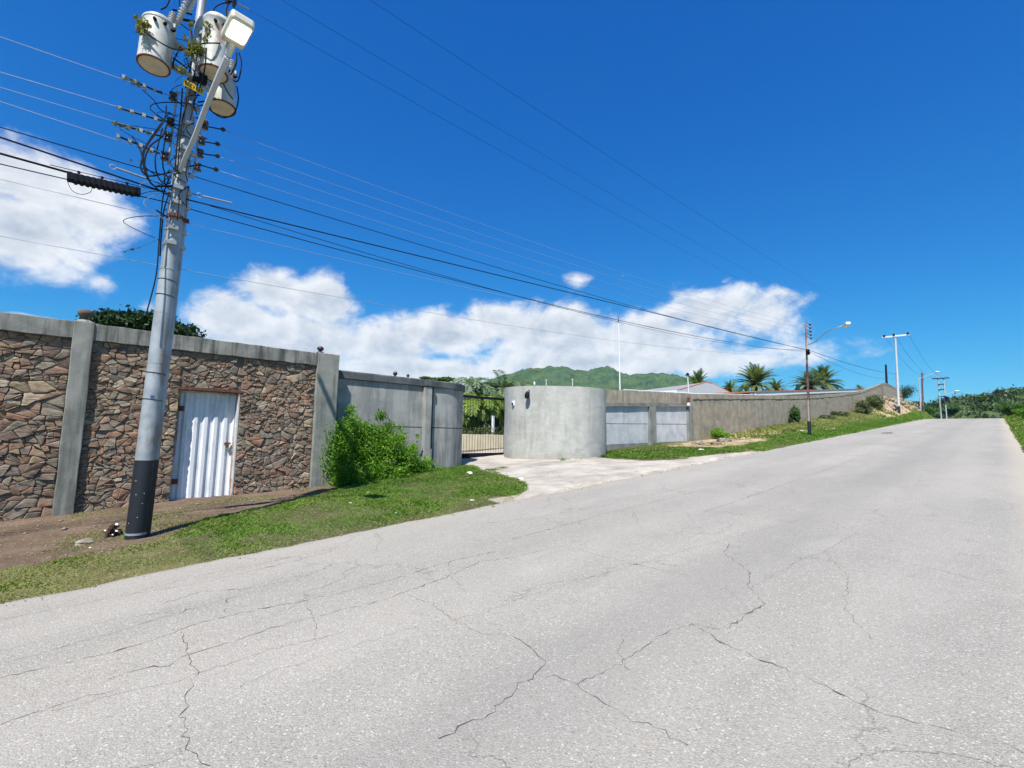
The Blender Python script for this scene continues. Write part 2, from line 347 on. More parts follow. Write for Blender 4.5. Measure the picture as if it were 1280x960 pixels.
# hairline crack net
wv = t.new('ShaderNodeVectorMath', {0: fl, 1: t.scalev(t.noise(fl, 1.7, 5, .6, 0, 'Color'), (1.1, 1.1, 0))}, operation='ADD').outputs[0]
ck = t.new('ShaderNodeTexVoronoi', {'Vector': wv, 'Scale': .55}, feature='DISTANCE_TO_EDGE')
k = t.m('SUBTRACT', 1.0, t.sm(ck.outputs['Distance'], .0, .007)); k = t.m('MULTIPLY', k, t.sm(t.noise(fl, .6, 4), .44, .56))
c = t.mix(t.m('MULTIPLY', k, .35), c, (.11, .098, .085))
# worn wheel lanes and a slightly darker line towards the right side
xyz = t.new('ShaderNodeSeparateXYZ', {0: v}); yy = t.m('ADD', xyz.outputs[1], t.m('MULTIPLY', t.m('SUBTRACT', mid, .5), .8))
lane = t.m('SUBTRACT', 1.0, t.sm(t.m('ABSOLUTE', t.m('SUBTRACT', yy, 1.75)), .1, .55)); c = t.mix(t.m('MULTIPLY', lane, .30), c, (.185, .178, .165))
for yw in (.55, 3.1, 4.75):
    lane = t.m('SUBTRACT', 1.0, t.sm(t.m('ABSOLUTE', t.m('SUBTRACT', yy, yw)), .1, .45)); c = t.mix(t.m('MULTIPLY', lane, .16), c, (.37, .345, .305))
edge = t.sm(xyz.outputs[1], 5.0, 5.6); c = t.mix(t.m('MULTIPLY', edge, .45), c, (.33, .305, .265))
edge2 = t.m('SUBTRACT', 1.0, t.sm(xyz.outputs[1], -.4, .05)); c = t.mix(t.m('MULTIPLY', edge2, .6), c, (.40, .345, .27))
setp(t, c, .86, bump=t.m('ADD', t.m('MULTIPLY', grit.outputs['Distance'], -.8), t.m('ADD', t.m('MULTIPLY', fine, .6), t.m('MULTIPLY', k, -1.0))), bs=.7, bd=.006, spec=.3); M['asphalt'] = m_
M['crack'] = plain('crack_soil', (.105, .09, .073), 1.0, 0, .5, 30)
# ground
m_, t = mat('ground_soil'); tint = t.new('ShaderNodeAttribute', attribute_name='tint').outputs['Color']; fl = t.pos
n = t.noise(fl, 1.6, 7, .65); f = t.noise(fl, 22, 5, .7); g = t.new('ShaderNodeTexVoronoi', {'Vector': fl, 'Scale': 48.0}); gs = t.new('ShaderNodeSeparateColor', {0: g.outputs['Color']})
c = t.mix(t.sm(n, .35, .7), t.mix(1.0, tint, (.72, .70, .68), 'MULTIPLY'), t.mix(1.0, tint, (1.22, 1.2, 1.15), 'MULTIPLY'))
c = t.mix(t.m('MULTIPLY', t.sm(f, .5, .75), .45), c, t.mix(1.0, tint, (1.7, 1.6, 1.45), 'MULTIPLY'))
c = t.mix(t.m('MULTIPLY', t.m('GREATER_THAN', gs.outputs[0], .95), .4), c, (.34, .29, .23))
setp(t, c, .97, bump=t.m('ADD', n, t.m('MULTIPLY', f, .7)), bs=.9, bd=.035, spec=.15); M['ground'] = m_
# driveway: pale trodden caliche
m_, t = mat('pale_caliche'); fl = t.pos; n = t.noise(fl, 1.3, 7, .65); f = t.noise(fl, 30, 5, .7); s = t.noise(t.scalev(fl, (.5, 1.6, 1)), 2.6, 6, .6)
c = t.mix(t.sm(n, .35, .65), (.29, .262, .225), (.43, .395, .34)); c = t.mix(t.m('MULTIPLY', t.sm(s, .52, .66), .55), c, (.27, .235, .195)); c = t.mix(t.m('MULTIPLY', t.sm(f, .55, .75), .4), c, (.62, .58, .52))
setp(t, c, .95, bump=t.m('ADD', n, t.m('MULTIPLY', f, .6)), bs=.8, bd=.03, spec=.15); M['caliche'] = m_
# hills
def hillmat(name, a, b, d, sc, bd):
    m_, t = mat(name); n = t.noise(t.pos, .02*sc, 9, .62); f = t.noise(t.pos, .09*sc, 6, .7); r = t.noise(t.pos, .35*sc, 4, .7)
    c = t.mix(t.sm(n, .38, .62), a, b); c = t.mix(t.m('MULTIPLY', t.sm(f, .48, .68), .75), c, d); c = t.mix(t.m('MULTIPLY', t.sm(r, .5, .7), .5), c, tuple(x*.6 for x in d))
    setp(t, c, .95, bump=t.m('ADD', n, t.m('MULTIPLY', f, .5)), bs=.9, bd=bd, spec=.1); return m_
M['mount'] = hillmat('green_mountain_scrub', (.040, .080, .028), (.080, .120, .040), (.018, .040, .018), 1.6, 9)
M['hill'] = hillmat('near_hill_scrub', (.055, .10, .03), (.10, .13, .05), (.02, .045, .018), 6.0, 1.5)

# ------------------------------------------------------------------ terrain shape
rng = np.random.default_rng(7); random.seed(7)
def r_(x):
    x = np.asarray(x, float); X = np.clip(x, -60, 66); z = GR*X
    a = np.clip(x, 66, 100)-66; z = z+GR*a-.5*(.10/34)*a*a*1.0
    zb = GR*34-.5*(.10/34)*34*34
    d = np.clip(x-100, 0, None); z = z+np.maximum(-.045*d, -6.0)
    return z
def vnoise(x, y, sc, seed=0, octv=4):
    """cheap value noise in numpy"""
    out = 0; amp = 1; tot = 0
    for o in range(octv):
        xs, ys = x/sc*2**o+seed*17.3, y/sc*2**o+seed*7.7; xi, yi = np.floor(xs), np.floor(ys); fx, fy = xs-xi, ys-yi
        fx = fx*fx*(3-2*fx); fy = fy*fy*(3-2*fy)
        def h(i, j):
            q = np.sin(i*127.1+j*311.7+seed*74.7+o*13.1)*43758.5453; return q-np.floor(q)
        v = (h(xi, yi)*(1-fx)+h(xi+1, yi)*fx)*(1-fy)+(h(xi, yi+1)*(1-fx)+h(xi+1, yi+1)*fx)*fy
        out = out+v*amp; tot += amp; amp *= .5
    return out/tot
def ss(x, a, b): q = np.clip((x-a)/(b-a), 0, 1); return q*q*(3-2*q)
base_px = [(865, 551), (900, 546), (930, 541), (960, 536), (990, 531), (1020, 526), (1050, 520), (1075, 514), (1090, 508), (1104, 500), (1116, 499), (1126, 502)]
bxz = [at_y(a, b, 10.0) for a, b in base_px]
BX = np.array([0, 18]+[p[0] for p in bxz]+[112, 125, 150]); BZ = np.array([0, 0]+[p[2]-float(r_(p[0])) for p in bxz]+[4.2, 1.5, .3])
def hz(x, y):
    x = np.asarray(x, float); y = np.asarray(y, float); z = r_(x)
    b = np.interp(x, BX, BZ)
    z = z+b*(.25*ss(y, 6.3, 8.2)+.75*ss(y, 7.6, 9.9))*(1-ss(y, 16, 34))
    z = z+ss(x, 66, 96)*(1-ss(x, 118, 150))*.9*ss(y, 5.7, 7.4)*(1-ss(y, 7.4, 9))     # keeps the verge up where the road drops
    rb = ss(-y, .6, 3.2)*(.15+ .95*ss(x, 18, 60))*(1-ss(-y, 30, 60))                    # bank on the right of the road
    z = z+rb
    z = z+(vnoise(x, y, 4.5, 51)-.45)*2.2*ss(x, 72, 80)*(1-ss(x, 108, 122))*ss(y, 9.4, 11.5)*(1-ss(y, 16, 30))
    z = z+ss(-y, 4, 30)*ss(x, 20, 120)*5.0*(1-ss(x, 500, 900))
    road = ss(y, -.75, -.35)*(1-ss(y, 5.45, 5.85))
    rough = (vnoise(x, y, 1.3, 3)-.5)*.09+(vnoise(x, y, .3, 5, 3)-.5)*.035
    rough = rough*(1-road)
    far = ss(np.hypot(x, y), 200, 700); z = z*(1-far)+far*(-1.0)
    return z+rough-.05*road+.012
def inpoly(x, y, poly):
    x = np.asarray(x); y = np.asarray(y); c = np.zeros(x.shape, bool); n = len(poly)
    for i in range(n):
        x0, y0 = poly[i]; x1, y1 = poly[(i+1) % n]
        k = ((y0 > y) != (y1 > y)) & (x < (x1-x0)*(y-y0)/((y1-y0) if y1 != y0 else 1e-9)+x0); c ^= k
    return c
DRIVE = [on_road(*p) for p in [(640, 628), (662, 613), (652, 601), (622, 592), (600, 586), (584, 581)]]+[(9.0, 12.6), (9.3, 14.3), (14, 14.3), (13, 12)]+[on_road(*p) for p in [(762, 574.5), (800, 577.5), (850, 575.5), (890, 570), (950, 565.5)]]+[(17.5, 5.4), (5.2, 5.4)]
GREEN2 = [on_road(*p) for p in [(757, 573), (765, 556), (800, 554)]]+[(18.5, 10.0), (17.5, 8.9)]+[on_road(*p) for p in [(890, 562), (948, 565), (890, 568), (850, 573), (800, 575)]]
GB = np.array([(-8, 7.2), (-.22, 6.85), (.34, 6.75), (.94, 6.8), (1.67, 7.7), (2.47, 8.0), (4.06, 9.0), (4.6, 10.2), (5.0, 12)])
def zones(x, y):
    """0 soil, 1 green grass, 2 dry grass, 3 pale dirt; returns weights"""
    n = (vnoise(x, y, .9, 11)-.5); n2 = (vnoise(x, y, 4, 12)-.5)
    xx, yy = x+n*.5, y+vnoise(x+9, y, .8, 14)*.5-.25
    gb = np.interp(xx, GB[:, 0], GB[:, 1]); g = np.zeros_like(x)
    near = (x < 8.5) & (y > 5.3) & (yy < gb+.1) ; g = np.where(near, 1.0, 0)
    g = np.where((x > 5.0) & (x < 9.6) & (yy > 5.7), 1.0, g)
    dr = inpoly(x+n*.3, y+n*.35, DRIVE); g2 = inpoly(xx, yy, GREEN2)
    right = (x > 14.5) & (y > 5.6) & (y < 12)
    g = np.where(right & (yy < 8.3+n2*1.2) & (x > 17.5), 1.0, g)
    g = np.where(dr, 0, g); g = np.where(g2, 1.0, g)
    dry = np.where(right & (yy >= 8.3+n2*1.2), 1.0, 0.0)
    dry = np.where((y < -.45), .55+n2, dry); g = np.where((y < -.45), .8, g)
    dry = np.where((x < 1.2) & (g > 0) & (y > 5.3), .55, dry)
    pale = np.where(right & ~g2 & (((x > 17) & (x < 25) & (yy > 7.1) & (yy < 9.6)) | ((vnoise(x, y*2.2, 6, 21) > .60) & (yy > 7.4) & (x > 22) & (x < 50))), 1.0, 0)
    pale = np.maximum(pale, ss(x, 60, 64)*(1-ss(x, 110, 118))*ss(y, 7.3, 8.0)*(vnoise(x, y, 5, 22) > .33))
    pale = np.maximum(pale, ((x > 5.3)&(x < 17.5)&(y > 5.2)&(y < 6.0)))
    g = np.where(pale > .5, g*.1, g); dry = np.where(pale > .5, dry*.25, dry)
    return g, dry, pale, dr & ~g2
def gridaxis(segs):
    a = []
    for x0, x1, st in segs: a += list(np.arange(x0, x1, st))
    return np.array(a+[segs[-1][1]])
gx = gridaxis([(-6000, -1000, 1250), (-1000, -100, 150), (-100, -12, 8), (-12, -3, .5), (-3, 14, .085), (14, 30, .16), (30, 60, .35), (60, 130, .8), (130, 300, 6), (300, 1000, 50), (1000, 7000, 1000)])
gy = gridaxis([(-6000, -1000, 1250), (-1000, -100, 150), (-100, -12, 8), (-12, -2, .6), (-2, 5.0, .25), (5.0, 10.6, .085), (10.6, 15, .25), (15, 40, 1.2), (40, 120, 8), (120, 1000, 80), (1000, 7000, 1000)])
X, Y = np.meshgrid(gx, gy, indexing='ij'); Z = hz(X, Y); g, dry, pale, dr = zones(X, Y)
soil = np.array([.135, .098, .07]); green = np.array([.085, .095, .035]); dryc = np.array([.20, .175, .075]); palec = np.array([.40, .30, .21]); farg = np.array([.07, .10, .035])
C = np.ones(X.shape+(3,))*soil
C = C*(1-g[..., None]*.85)+green*g[..., None]*.85
C = C*(1-dry[..., None]*.7*np.ones(1))+dryc*dry[..., None]*.7
C = np.where(pale[..., None] > .5, np.where(((X < 17.6)&(Y < 6.6))[..., None], np.array([.37, .33, .275]), palec), C)
out = ((X < -12) | (X > 130) | (Y > 15) | (Y < -8))[..., None]; C = np.where(out, farg, C)
nx, ny = X.shape; idx = np.arange(nx*ny).reshape(nx, ny)
Q = np.stack([idx[:-1, :-1], idx[1:, :-1], idx[1:, 1:], idx[:-1, 1:]], -1).reshape(-1, 4)
tag(np_mesh('ground', np.stack([X, Y, Z], -1).reshape(-1, 3), Q, M['ground'], C.reshape(-1, 3), smooth=True), kind='structure')

# road: one sheet following the same profile, ragged edges that dip into the verge
def wob(x, s): return (vnoise(x, x*0+3.3, .9, s)-.5)*.22+(vnoise(x, x*0+1.3, .22, s+1, 3)-.5)*.09
rx = gridaxis([(-80, -6, 2), (-6, 20, .07), (20, 60, .3), (60, 130, 1), (130, 400, 10)])
yl = 5.62+wob(rx, 31); yr = -.50-wob(rx, 33)*.8
cols = [(yr-.10, -.10), (yr, -.008), (yr+.10, 0.0)]+[(yr+(yl-yr)*t, 0.0) for t in np.linspace(.06, .94, 9)]+[(yl-.10, 0.0), (yl, -.008), (yl+.10, -.10)]
crown = lambda y: .0
RV = np.stack([np.stack([rx, yy, r_(rx)+dz], -1) for yy, dz in cols], 1); n0, n1 = RV.shape[:2]; idx = np.arange(n0*n1).reshape(n0, n1)
Q = np.stack([idx[:-1, :-1], idx[1:, :-1], idx[1:, 1:], idx[:-1, 1:]], -1).reshape(-1, 4)
road = tag(np_mesh('road', RV.reshape(-1, 3), Q, M['asphalt'], smooth=True), kind='structure')
# cracks traced on the asphalt: narrow jagged strips a hair above the surface
cracks = [
 ([(0,848),(65,833),(130,818),(170,806),(215,792),(232,784),(290,768),(355,756),(430,740),(500,722),(560,702),(620,690)], 12),
 ([(0,906),(55,886),(95,875),(150,860)], 10), ([(135,850),(170,837),(210,832),(240,817),(280,805),(325,790),(370,777),(430,762),(480,750),(505,740),(550,725),(600,702),(640,697)], 11),
 ([(287,747),(284,756),(280,765)], 7), ([(205,754),(255,739),(300,737),(330,732),(370,725),(400,714),(415,706)], 9), ([(225,790),(232,805),(238,820),(245,840),(235,860),(227,890),(232,925),(245,950),(262,958)], 9),
 ([(505,742),(540,755),(565,775),(600,792),(635,795)], 6), ([(549,925),(584,907),(619,890),(647,861),(668,844),(682,826),(661,809),(640,795)], 12),
 ([(682,845),(720,855),(760,840),(790,820),(815,805),(840,787),(865,780),(900,787)], 9), ([(912,785),(940,765),(956,756),(937,735),(937,715),(905,692),(912,680)], 10),
 ([(865,780),(895,800),(940,820),(990,840),(1030,857),(1080,882),(1125,900),(1170,907),(1220,922),(1280,942)], 8), ([(720,855),(780,897),(810,905),(860,932)], 8),
 ([(1040,652),(1070,667),(1125,677),(1180,690),(1240,697)], 8), ([(1000,687),(1070,691),(1140,705),(1280,740)], 7), ([(640,697),(705,682),(740,692),(790,705),(860,720)], 8),
 ([(640,674),(705,657),(765,640),(840,622),(890,610)], 12), ([(880,640),(940,620),(990,602),(1040,585),(1090,565)], 14), ([(790,648),(792,640),(800,660)], 8), ([(1070,667),(1030,690),(1000,700),(940,735)], 6),
 ([(450,668),(410,690),(350,706),(255,728),(150,745),(0,775)], 7), ([(600,655),(660,648),(760,632)], 8), ([(0,830),(90,806),(190,776),(300,744)], 6), ([(60,890),(160,866),(225,850),(330,815),(430,790)], 6), ([(300,860),(345,838),(430,812),(520,783),(600,768),(690,735)], 5), ([(380,740),(384,760),(395,785),(390,812)], 5), ([(150,745),(240,722),(330,704),(420,684)], 6), ([(690,735),(760,716),(850,690),(930,668),(1040,640)], 6), ([(560,702),(565,722),(580,740)], 5), ([(1030,690),(1060,720),(1056,760),(1090,800)], 5), ([(780,790),(770,812),(786,838)], 5)]
rc = random.Random(3)
for px, wd in cracks:
    P = [np.array(on_road(*p)) for p in px]; L = []
    for a, b in zip(P[:-1], P[1:]):
        d = b-a; ln = np.linalg.norm(d); n = max(2, int(ln/.035)); nn = np.array([-d[1], d[0]])/max(ln, 1e-6)
        for i in range(n): L.append(a+d*i/n+nn*rc.gauss(0, .010))
    L.append(P[-1]); vs = []; fs = []
    for i, p in enumerate(L):
        t = L[min(i+1, len(L)-1)]-L[max(i-1, 0)]; nn = np.array([-t[1], t[0]])/max(np.linalg.norm(t), 1e-6)
        w = wd*.00024*rc.uniform(.15, 1.0)*(1+2.2*(rc.random() < .06)); w = 0.0005 if rc.random() < .10 else w
        for s_ in (-1, 1): q = p+nn*w*s_; vs.append((q[0], q[1], float(r_(q[0]))+.0035))
        if i: fs.append((2*i-2, 2*i-1, 2*i+1, 2*i))
    b = MB(); b.add(vs, fs); b.build('crack', M['crack'], road)
# driveway apron
dx = np.arange(4.8, 18.2, .07); dy = np.arange(5.35, 14.4, .07); X, Y = np.meshgrid(dx, dy, indexing='ij')
g, dry, pale, dr = zones(X, Y)
# distance-like falloff by blurring the mask
mk = dr.astype(float)
for _ in range(5):
    mk[1:-1, 1:-1] = (mk[:-2, 1:-1]+mk[2:, 1:-1]+mk[1:-1, :-2]+mk[1:-1, 2:]+mk[1:-1, 1:-1])/5
Z = r_(X)+(vnoise(X, Y, 1.5, 41)-.5)*.05*ss(Y, 5.7, 6.4)+(vnoise(X, Y, .25, 42, 3)-.5)*.02+.035*ss(mk, .05, .8)-.03-.06*(1-ss(Y, 5.45, 5.9))
idx = np.arange(X.size).reshape(X.shape); keep = (mk[:-1, :-1] > .02)
Q = np.stack([idx[:-1, :-1], idx[1:, :-1], idx[1:, 1:], idx[:-1, 1:]], -1)[keep]
used = np.unique(Q); rm = np.full(X.size, -1); rm[used] = np.arange(len(used))
Zt = hz(X, Y)
Zc = np.where(mk > .25, np.maximum(Z+.03, Zt+.012), Zt-.03)
Zc = np.where(Y < 5.72, r_(X)-.02+.015*(Y-5.35), Zc)
tag(np_mesh('driveway', np.stack([X, Y, Zc], -1).reshape(-1, 3)[used], rm[Q], M['caliche'], smooth=True), kind='structure')

# ------------------------------------------------------------------ stone wall
YW = 10.15
GZ = lambda x, y: float(hz(x, y))
wall = thing('stone_wall', 'brown field stone wall with grey concrete coping, pillars and a white metal door', 'wall', (1.9, YW+.1, GZ(1.9, YW)))
b = MB(); DX0, DX1, DZ = 1.60, 2.58, 2.11
b.bb(-9, DX0, YW, YW+.22, -.9, 2.80); b.bb(DX1, 4.2, YW, YW+.22, -.1, 2.80); b.bb(DX0, DX1, YW, YW+.22, DZ, 2.80); b.build('wall_core', M['mortar'], wall)
def wavy(b, x0, x1, y0, y1, z0, z1, n, amp=.008, seed=1):
    """a long bar with slightly uneven arrises"""
    q = random.Random(seed); vs = []; fs = []
    for i in range(n+1):
        x = x0+(x1-x0)*i/n
        for (y, z) in ((y0, z0), (y1, z0), (y1, z1), (y0, z1)): vs.append((x, y+q.uniform(-amp, amp), z+q.uniform(-amp, amp)))
    for i in range(n):
        for k in range(4): a, c_ = i*4+k, i*4+(k+1) % 4; fs.append((a, a+4, c_+4, c_))
    fs += [(0, 1, 2, 3), (n*4+3, n*4+2, n*4+1, n*4)]
    return b.add(vs, fs)
CX = [(-3.68, -3.44), (.14, .385), (3.985, 4.455)]
for (x0, x1, sd) in ((-9, -3.68, 1), (-3.44, .14, 2), (.385, 3.985, 3)):
    wavy(MB(), x0, x1, YW-.075, YW+.27, 2.775, 3.045, int((x1-x0)/.12), .006, sd).build('coping', M['coping'], wall, bevel=.008)
for i, (x0, x1) in enumerate(CX):
    b = MB(); n = 16; q = random.Random(i); vs = []; fs = []; z0 = -.5
    for k in range(n+1):
        z = z0+(3.05+.012-z0)*k/n; dxx = (.10 if i == 1 else .03)*0
        for (x, y) in ((x0, YW-.10), (x1, YW-.10), (x1, YW+.30), (x0, YW+.30)): vs.append((x+q.uniform(-.006, .006), y+q.uniform(-.006, .006), z))
    for k in range(n):
        for c_ in range(4): a, e = k*4+c_, k*4+(c_+1) % 4; fs.append((a, e, e+4, a+4))
    fs += [(3, 2, 1, 0), tuple(n*4+j for j in range(4))]; b.add(vs, fs).build('pillar', M['column'], wall, bevel=.012)
# ball finials
for (x, rr, m_) in ((.262, .088, 'ball1'), (4.10, .062, 'ball2'), (-3.56, .088, 'ball1')):
    z = 3.062; b = MB(); k = rr/.088
    b.lathe([(.125*k, 0), (.12*k, .02), (.085*k, .045), (.04*k, .055), (.038*k, .085)], (x, YW+.10, z), 16)
    f = b.build('finial', M['coping'] if rr > .07 else M['ball2'], wall, smooth=True)
    b = MB(); zz = z+.085*k+rr*.86; b.lathe([(rr*math.cos(a)*1.12+.001, rr*.86*math.sin(a)) for a in np.linspace(-1.45, 1.45, 11)], (x, YW+.10, zz), 18)
    b.build('ball', M[m_], f, smooth='all')
# door
door = MB(); door.bb(DX0+.01, DX0+.05, YW+.12, YW+.17, .10, DZ-.03); door.bb(DX1-.035, DX1-.005, YW-.02, YW+.17, .10, DZ-.03); door.bb(DX0+.05, DX1-.035, YW+.12, YW+.17, DZ-.07, DZ-.03); door.bb(DX0+.05, DX1-.035, YW+.12, YW+.17, .09, .13)
dm = plain('pale_rusted_door_frame', (.55, .56, .55), .6, 0, .3, 8, (.25, .13, .07), .6)
dr_ = door.build('door', dm, wall, bevel=.004)
dr_['label'] = 'white corrugated metal door in the stone wall'
xs = []; zs = []; x = DX0+.052; pat = [(.05, 0), (.03, 1), (.05, 1), (.03, 0)]
prof = [(x, 0)]; st = 0
while x < DX1-.04:
    for w_, lv in pat:
        x += w_
        if x > DX1-.037: x = DX1-.037
        prof.append((x, lv*.034))
vs = []; fs = []
nz = 12
for k in range(nz+1):
    z = .13+(DZ-.07-.13)*k/nz
    for (x, d) in prof: vs.append((x, YW+.17-d+math.sin(x*9+z*2.3)*.0035, z))
n = len(prof)
for k in range(nz):
    for i in range(n-1): a = k*n+i; fs.append((a, a+1, a+1+n, a+n))
MB().add(vs, fs).build('corrugated_sheet', M['sheet'], dr_)
b = MB(); b.box((DX1-.13, YW+.115, 1.12), (.10, .03, .035)); b.box((DX1-.13, YW+.10, 1.07), (.045, .03, .06)); b.build('hasp', M['rust'], dr_)
for hz_ in (.45, 1.75): b = MB(); b.box((DX0+.07, YW+.115, hz_), (.09, .02, .09)); b.build('hinge', M['rust'], dr_)
b = MB(); b.bb(DX0-.03, DX1+.03, YW-.035, YW+.10, DZ-.028, DZ+.02); b.build('lintel', M['rust'], wall, bevel=.004)
b = MB(); b.bb(DX0+.2, DX1+.05, YW-.06, YW+.05, .02, .10); b.build('door_sill', M['rock'], wall, bevel=.012)
b = MB(); b.bb(DX0-.0, DX1, YW+.222, YW+.25, 0, DZ); b.build('door_backing', M['gate'], wall)
# field stones: a clipped Voronoi packing, each cell a stone
def clip(poly, px, pz, nx_, nz_):
    o = []; n = len(poly)
    for i in range(n):
        a, c_ = poly[i], poly[(i+1) % n]; da = (a[0]-px)*nx_+(a[1]-pz)*nz_; db = (c_[0]-px)*nx_+(c_[1]-pz)*nz_
        if da <= 0: o.append(a)
        if (da < 0) != (db < 0): t = da/(da-db); o.append((a[0]+(c_[0]-a[0])*t, a[1]+(c_[1]-a[1])*t))
    return o
def cells(x0, x1, z0, z1, dens_, seed, holes=()):
    q = random.Random(seed); an = .60; pts = []; full_ = dens_; dens_ = dens_*.42; n = int((x1-x0)*(z1-z0)*dens_); tries = 0
    while len(pts) < n and tries < n*60:
        tries += 1; x, z = q.uniform(x0, x1), q.uniform(z0, z1)
        if any(h[0] < x < h[1] and z < h[2] for h in holes): continue
        rmin = .135*q.choice((.5, .62, .8, 1, 1.2, 1.5))*math.sqrt(36/dens_)*.95
        if all(math.hypot((x-p[0])*an, z-p[1]) > (rmin+p[2])*.5 for p in pts): pts.append((x, z, rmin))
    res = []
    for i, (x, z, w_) in enumerate(pts):
        poly = [(x0, z0), (x1, z0), (x1, z1), (x0, z1)]
        for (hx0, hx1, hz1) in holes:
            if x < hx0 and hx0 > x0: poly = clip(poly, hx0, 0, 1, 0) if z < hz1+.04 or hx0-x > .2 else poly
            if x > hx1: poly = clip(poly, hx1, 0, -1, 0)
            elif z > hz1 and x > hx0: poly = clip(poly, 0, hz1, 0, -1)
            if x < hx0 and z >= hz1+.04 and hx0-x <= .2: poly = clip(poly, hx0, 0, 1, 0)
        nb = sorted((p for j, p in enumerate(pts) if j != i and abs(p[0]-x) < 1 and abs(p[1]-z) < .8), key=lambda p: math.hypot((p[0]-x)*an, p[1]-z))[:22]
        for p in nb:
            dx_, dz_ = (p[0]-x)*an, p[1]-z; d = math.hypot(dx_, dz_); t = .5+(w_-p[2])/(2*d)*.5
            mx_, mz_ = x+(p[0]-x)*t, z+(p[1]-z)*t; poly = clip(poly, mx_, mz_, dx_*an, dz_)
            if len(poly) < 3: break
        if len(poly) >= 3: res.append(poly)
    out_ = []; q2 = random.Random(seed+50)
    def slice_(p, lim, dep=0):
        A_ = abs(sum(p[i][0]*p[(i+1) % len(p)][1]-p[(i+1) % len(p)][0]*p[i][1] for i in range(len(p))))/2
        if A_ < lim or dep > 6: out_.append(p); return
        mx_, mz_ = sum(k[0] for k in p)/len(p), sum(k[1] for k in p)/len(p); wx = max(k[0] for k in p)-min(k[0] for k in p); wz = max(k[1] for k in p)-min(k[1] for k in p)
        an_ = q2.gauss(.12, .42) if wz*1.5 > wx else q2.gauss(1.45, .4); s_ = (-math.sin(an_), math.cos(an_)); o = q2.uniform(-.22, .22)*min(wx, wz); mx_ += s_[0]*o; mz_ += s_[1]*o
        for sg in (1, -1):
            k = clip(p, mx_, mz_, s_[0]*sg, s_[1]*sg)
            if len(k) >= 3: slice_(k, lim*q2.uniform(.75, 1.3), dep+1)
    for p in res: slice_(p, q2.choice((.010, .014, .020, .034))*36/full_)
    return out_
    for p in res:        # some cells are split into flat slabs lying on each other
        zs_ = [k[1] for k in p]; xs_ = [k[0] for k in p]
        if q.random() < .30 and max(zs_)-min(zs_) > .13 and max(xs_)-min(xs_) > .12:
            sl = q.gauss(0, .22); mx_, mz_ = sum(xs_)/len(xs_), (max(zs_)+min(zs_))/2+q.uniform(-.02, .02); a = clip(p, mx_, mz_, -sl, 1); b_ = clip(p, mx_, mz_, sl, -1)
            out_ += [k for k in (a, b_) if len(k) >= 3]
        else: out_.append(p)
    return out_
def stone_geo(poly, q):
    # polygon -> shrunken, corner-rounded outline, domed and tilted front, skirts into the mortar
    cx = sum(p[0] for p in poly)/len(poly); cz = sum(p[1] for p in poly)/len(poly); pts = []; n = len(poly); gap = q.uniform(.001, .004)
    A = sum(poly[i][0]*poly[(i+1) % n][1]-poly[(i+1) % n][0]*poly[i][1] for i in range(n))
    if A < 0: poly = poly[::-1]
    for i in range(n):
        a, m_, c_ = poly[i-1], poly[i], poly[(i+1) % n]
        l0 = math.hypot(a[0]-m_[0], a[1]-m_[1]); l1 = math.hypot(c_[0]-m_[0], c_[1]-m_[1])
        k0 = min(.35, .012/max(l0, 1e-4)); k1 = min(.35, .012/max(l1, 1e-4))
        pts += [(m_[0]+(a[0]-m_[0])*k0, m_[1]+(a[1]-m_[1])*k0), (m_[0]+(c_[0]-m_[0])*k1, m_[1]+(c_[1]-m_[1])*k1)]
    sx_ = max(p[0] for p in pts)-min(p[0] for p in pts); sz_ = max(p[1] for p in pts)-min(p[1] for p in pts); sc = 1-2*gap/max(.03, min(sx_, sz_))
    pts = [(cx+(x-cx)*sc+q.gauss(0, .0025), cz+(z-cz)*sc+q.gauss(0, .0025)) for x, z in pts]
    tx, tz = q.gauss(0, .14), q.gauss(0, .14)-.05; pr = q.uniform(.012, .036)
    N = len(pts); vs = []; fs = []
    for s_, d in ((1, -.03), (1, pr*.7), (.90, pr*.98), (.5, pr*1.05)):
        for (x, z) in pts:
            xx, zz = cx+(x-cx)*s_, cz+(z-cz)*s_; dd = d
            if s_ < 1 or d > 0: dd = d+((xx-cx)*tx+(zz-cz)*tz)*.55+q.gauss(0, .0022)
            vs.append((xx, YW-max(dd, -.03), zz))
    for k in range(3):
        for i in range(N): j = (i+1) % N; fs.append((k*N+i, k*N+j, (k+1)*N+j, (k+1)*N+i))
    fs.append(tuple(3*N+i for i in range(N)))
    return vs, fs, (cx, cz)
allc = []
allc += cells(-3.44, .14, -.12, 2.775, 34, 1); allc += cells(.385, 3.985, .0, 2.775, 46, 2, holes=((DX0, DX1, DZ+.02),)); farc = cells(-9, -3.68, -.5, 2.775, 26, 5)
q = random.Random(11); geos = [stone_geo(p, q) for p in allc]
vis = [g_ for g_ in geos if g_[2][0] > -.75]; hid = [g_ for g_ in geos if g_[2][0] <= -.75]+[stone_geo(p, q) for p in farc]
def ext(g_): xs_ = [v[0] for v in g_[0]]; zs_ = [v[2] for v in g_[0]]; return (max(xs_)-min(xs_))*(max(zs_)-min(zs_))
vis.sort(key=ext, reverse=True)
for vs, fs, c_ in vis[:298]: MB().add(vs, fs).build('stone', M['stone'], wall, smooth='all' if False else True)
b = MB()
for vs, fs, c_ in vis[298:]+hid: b.add(vs, fs)
tag(b.build('stones', M['stone_i'], wall, smooth=True), kind='stuff')
print('stones', len(vis), len(hid))

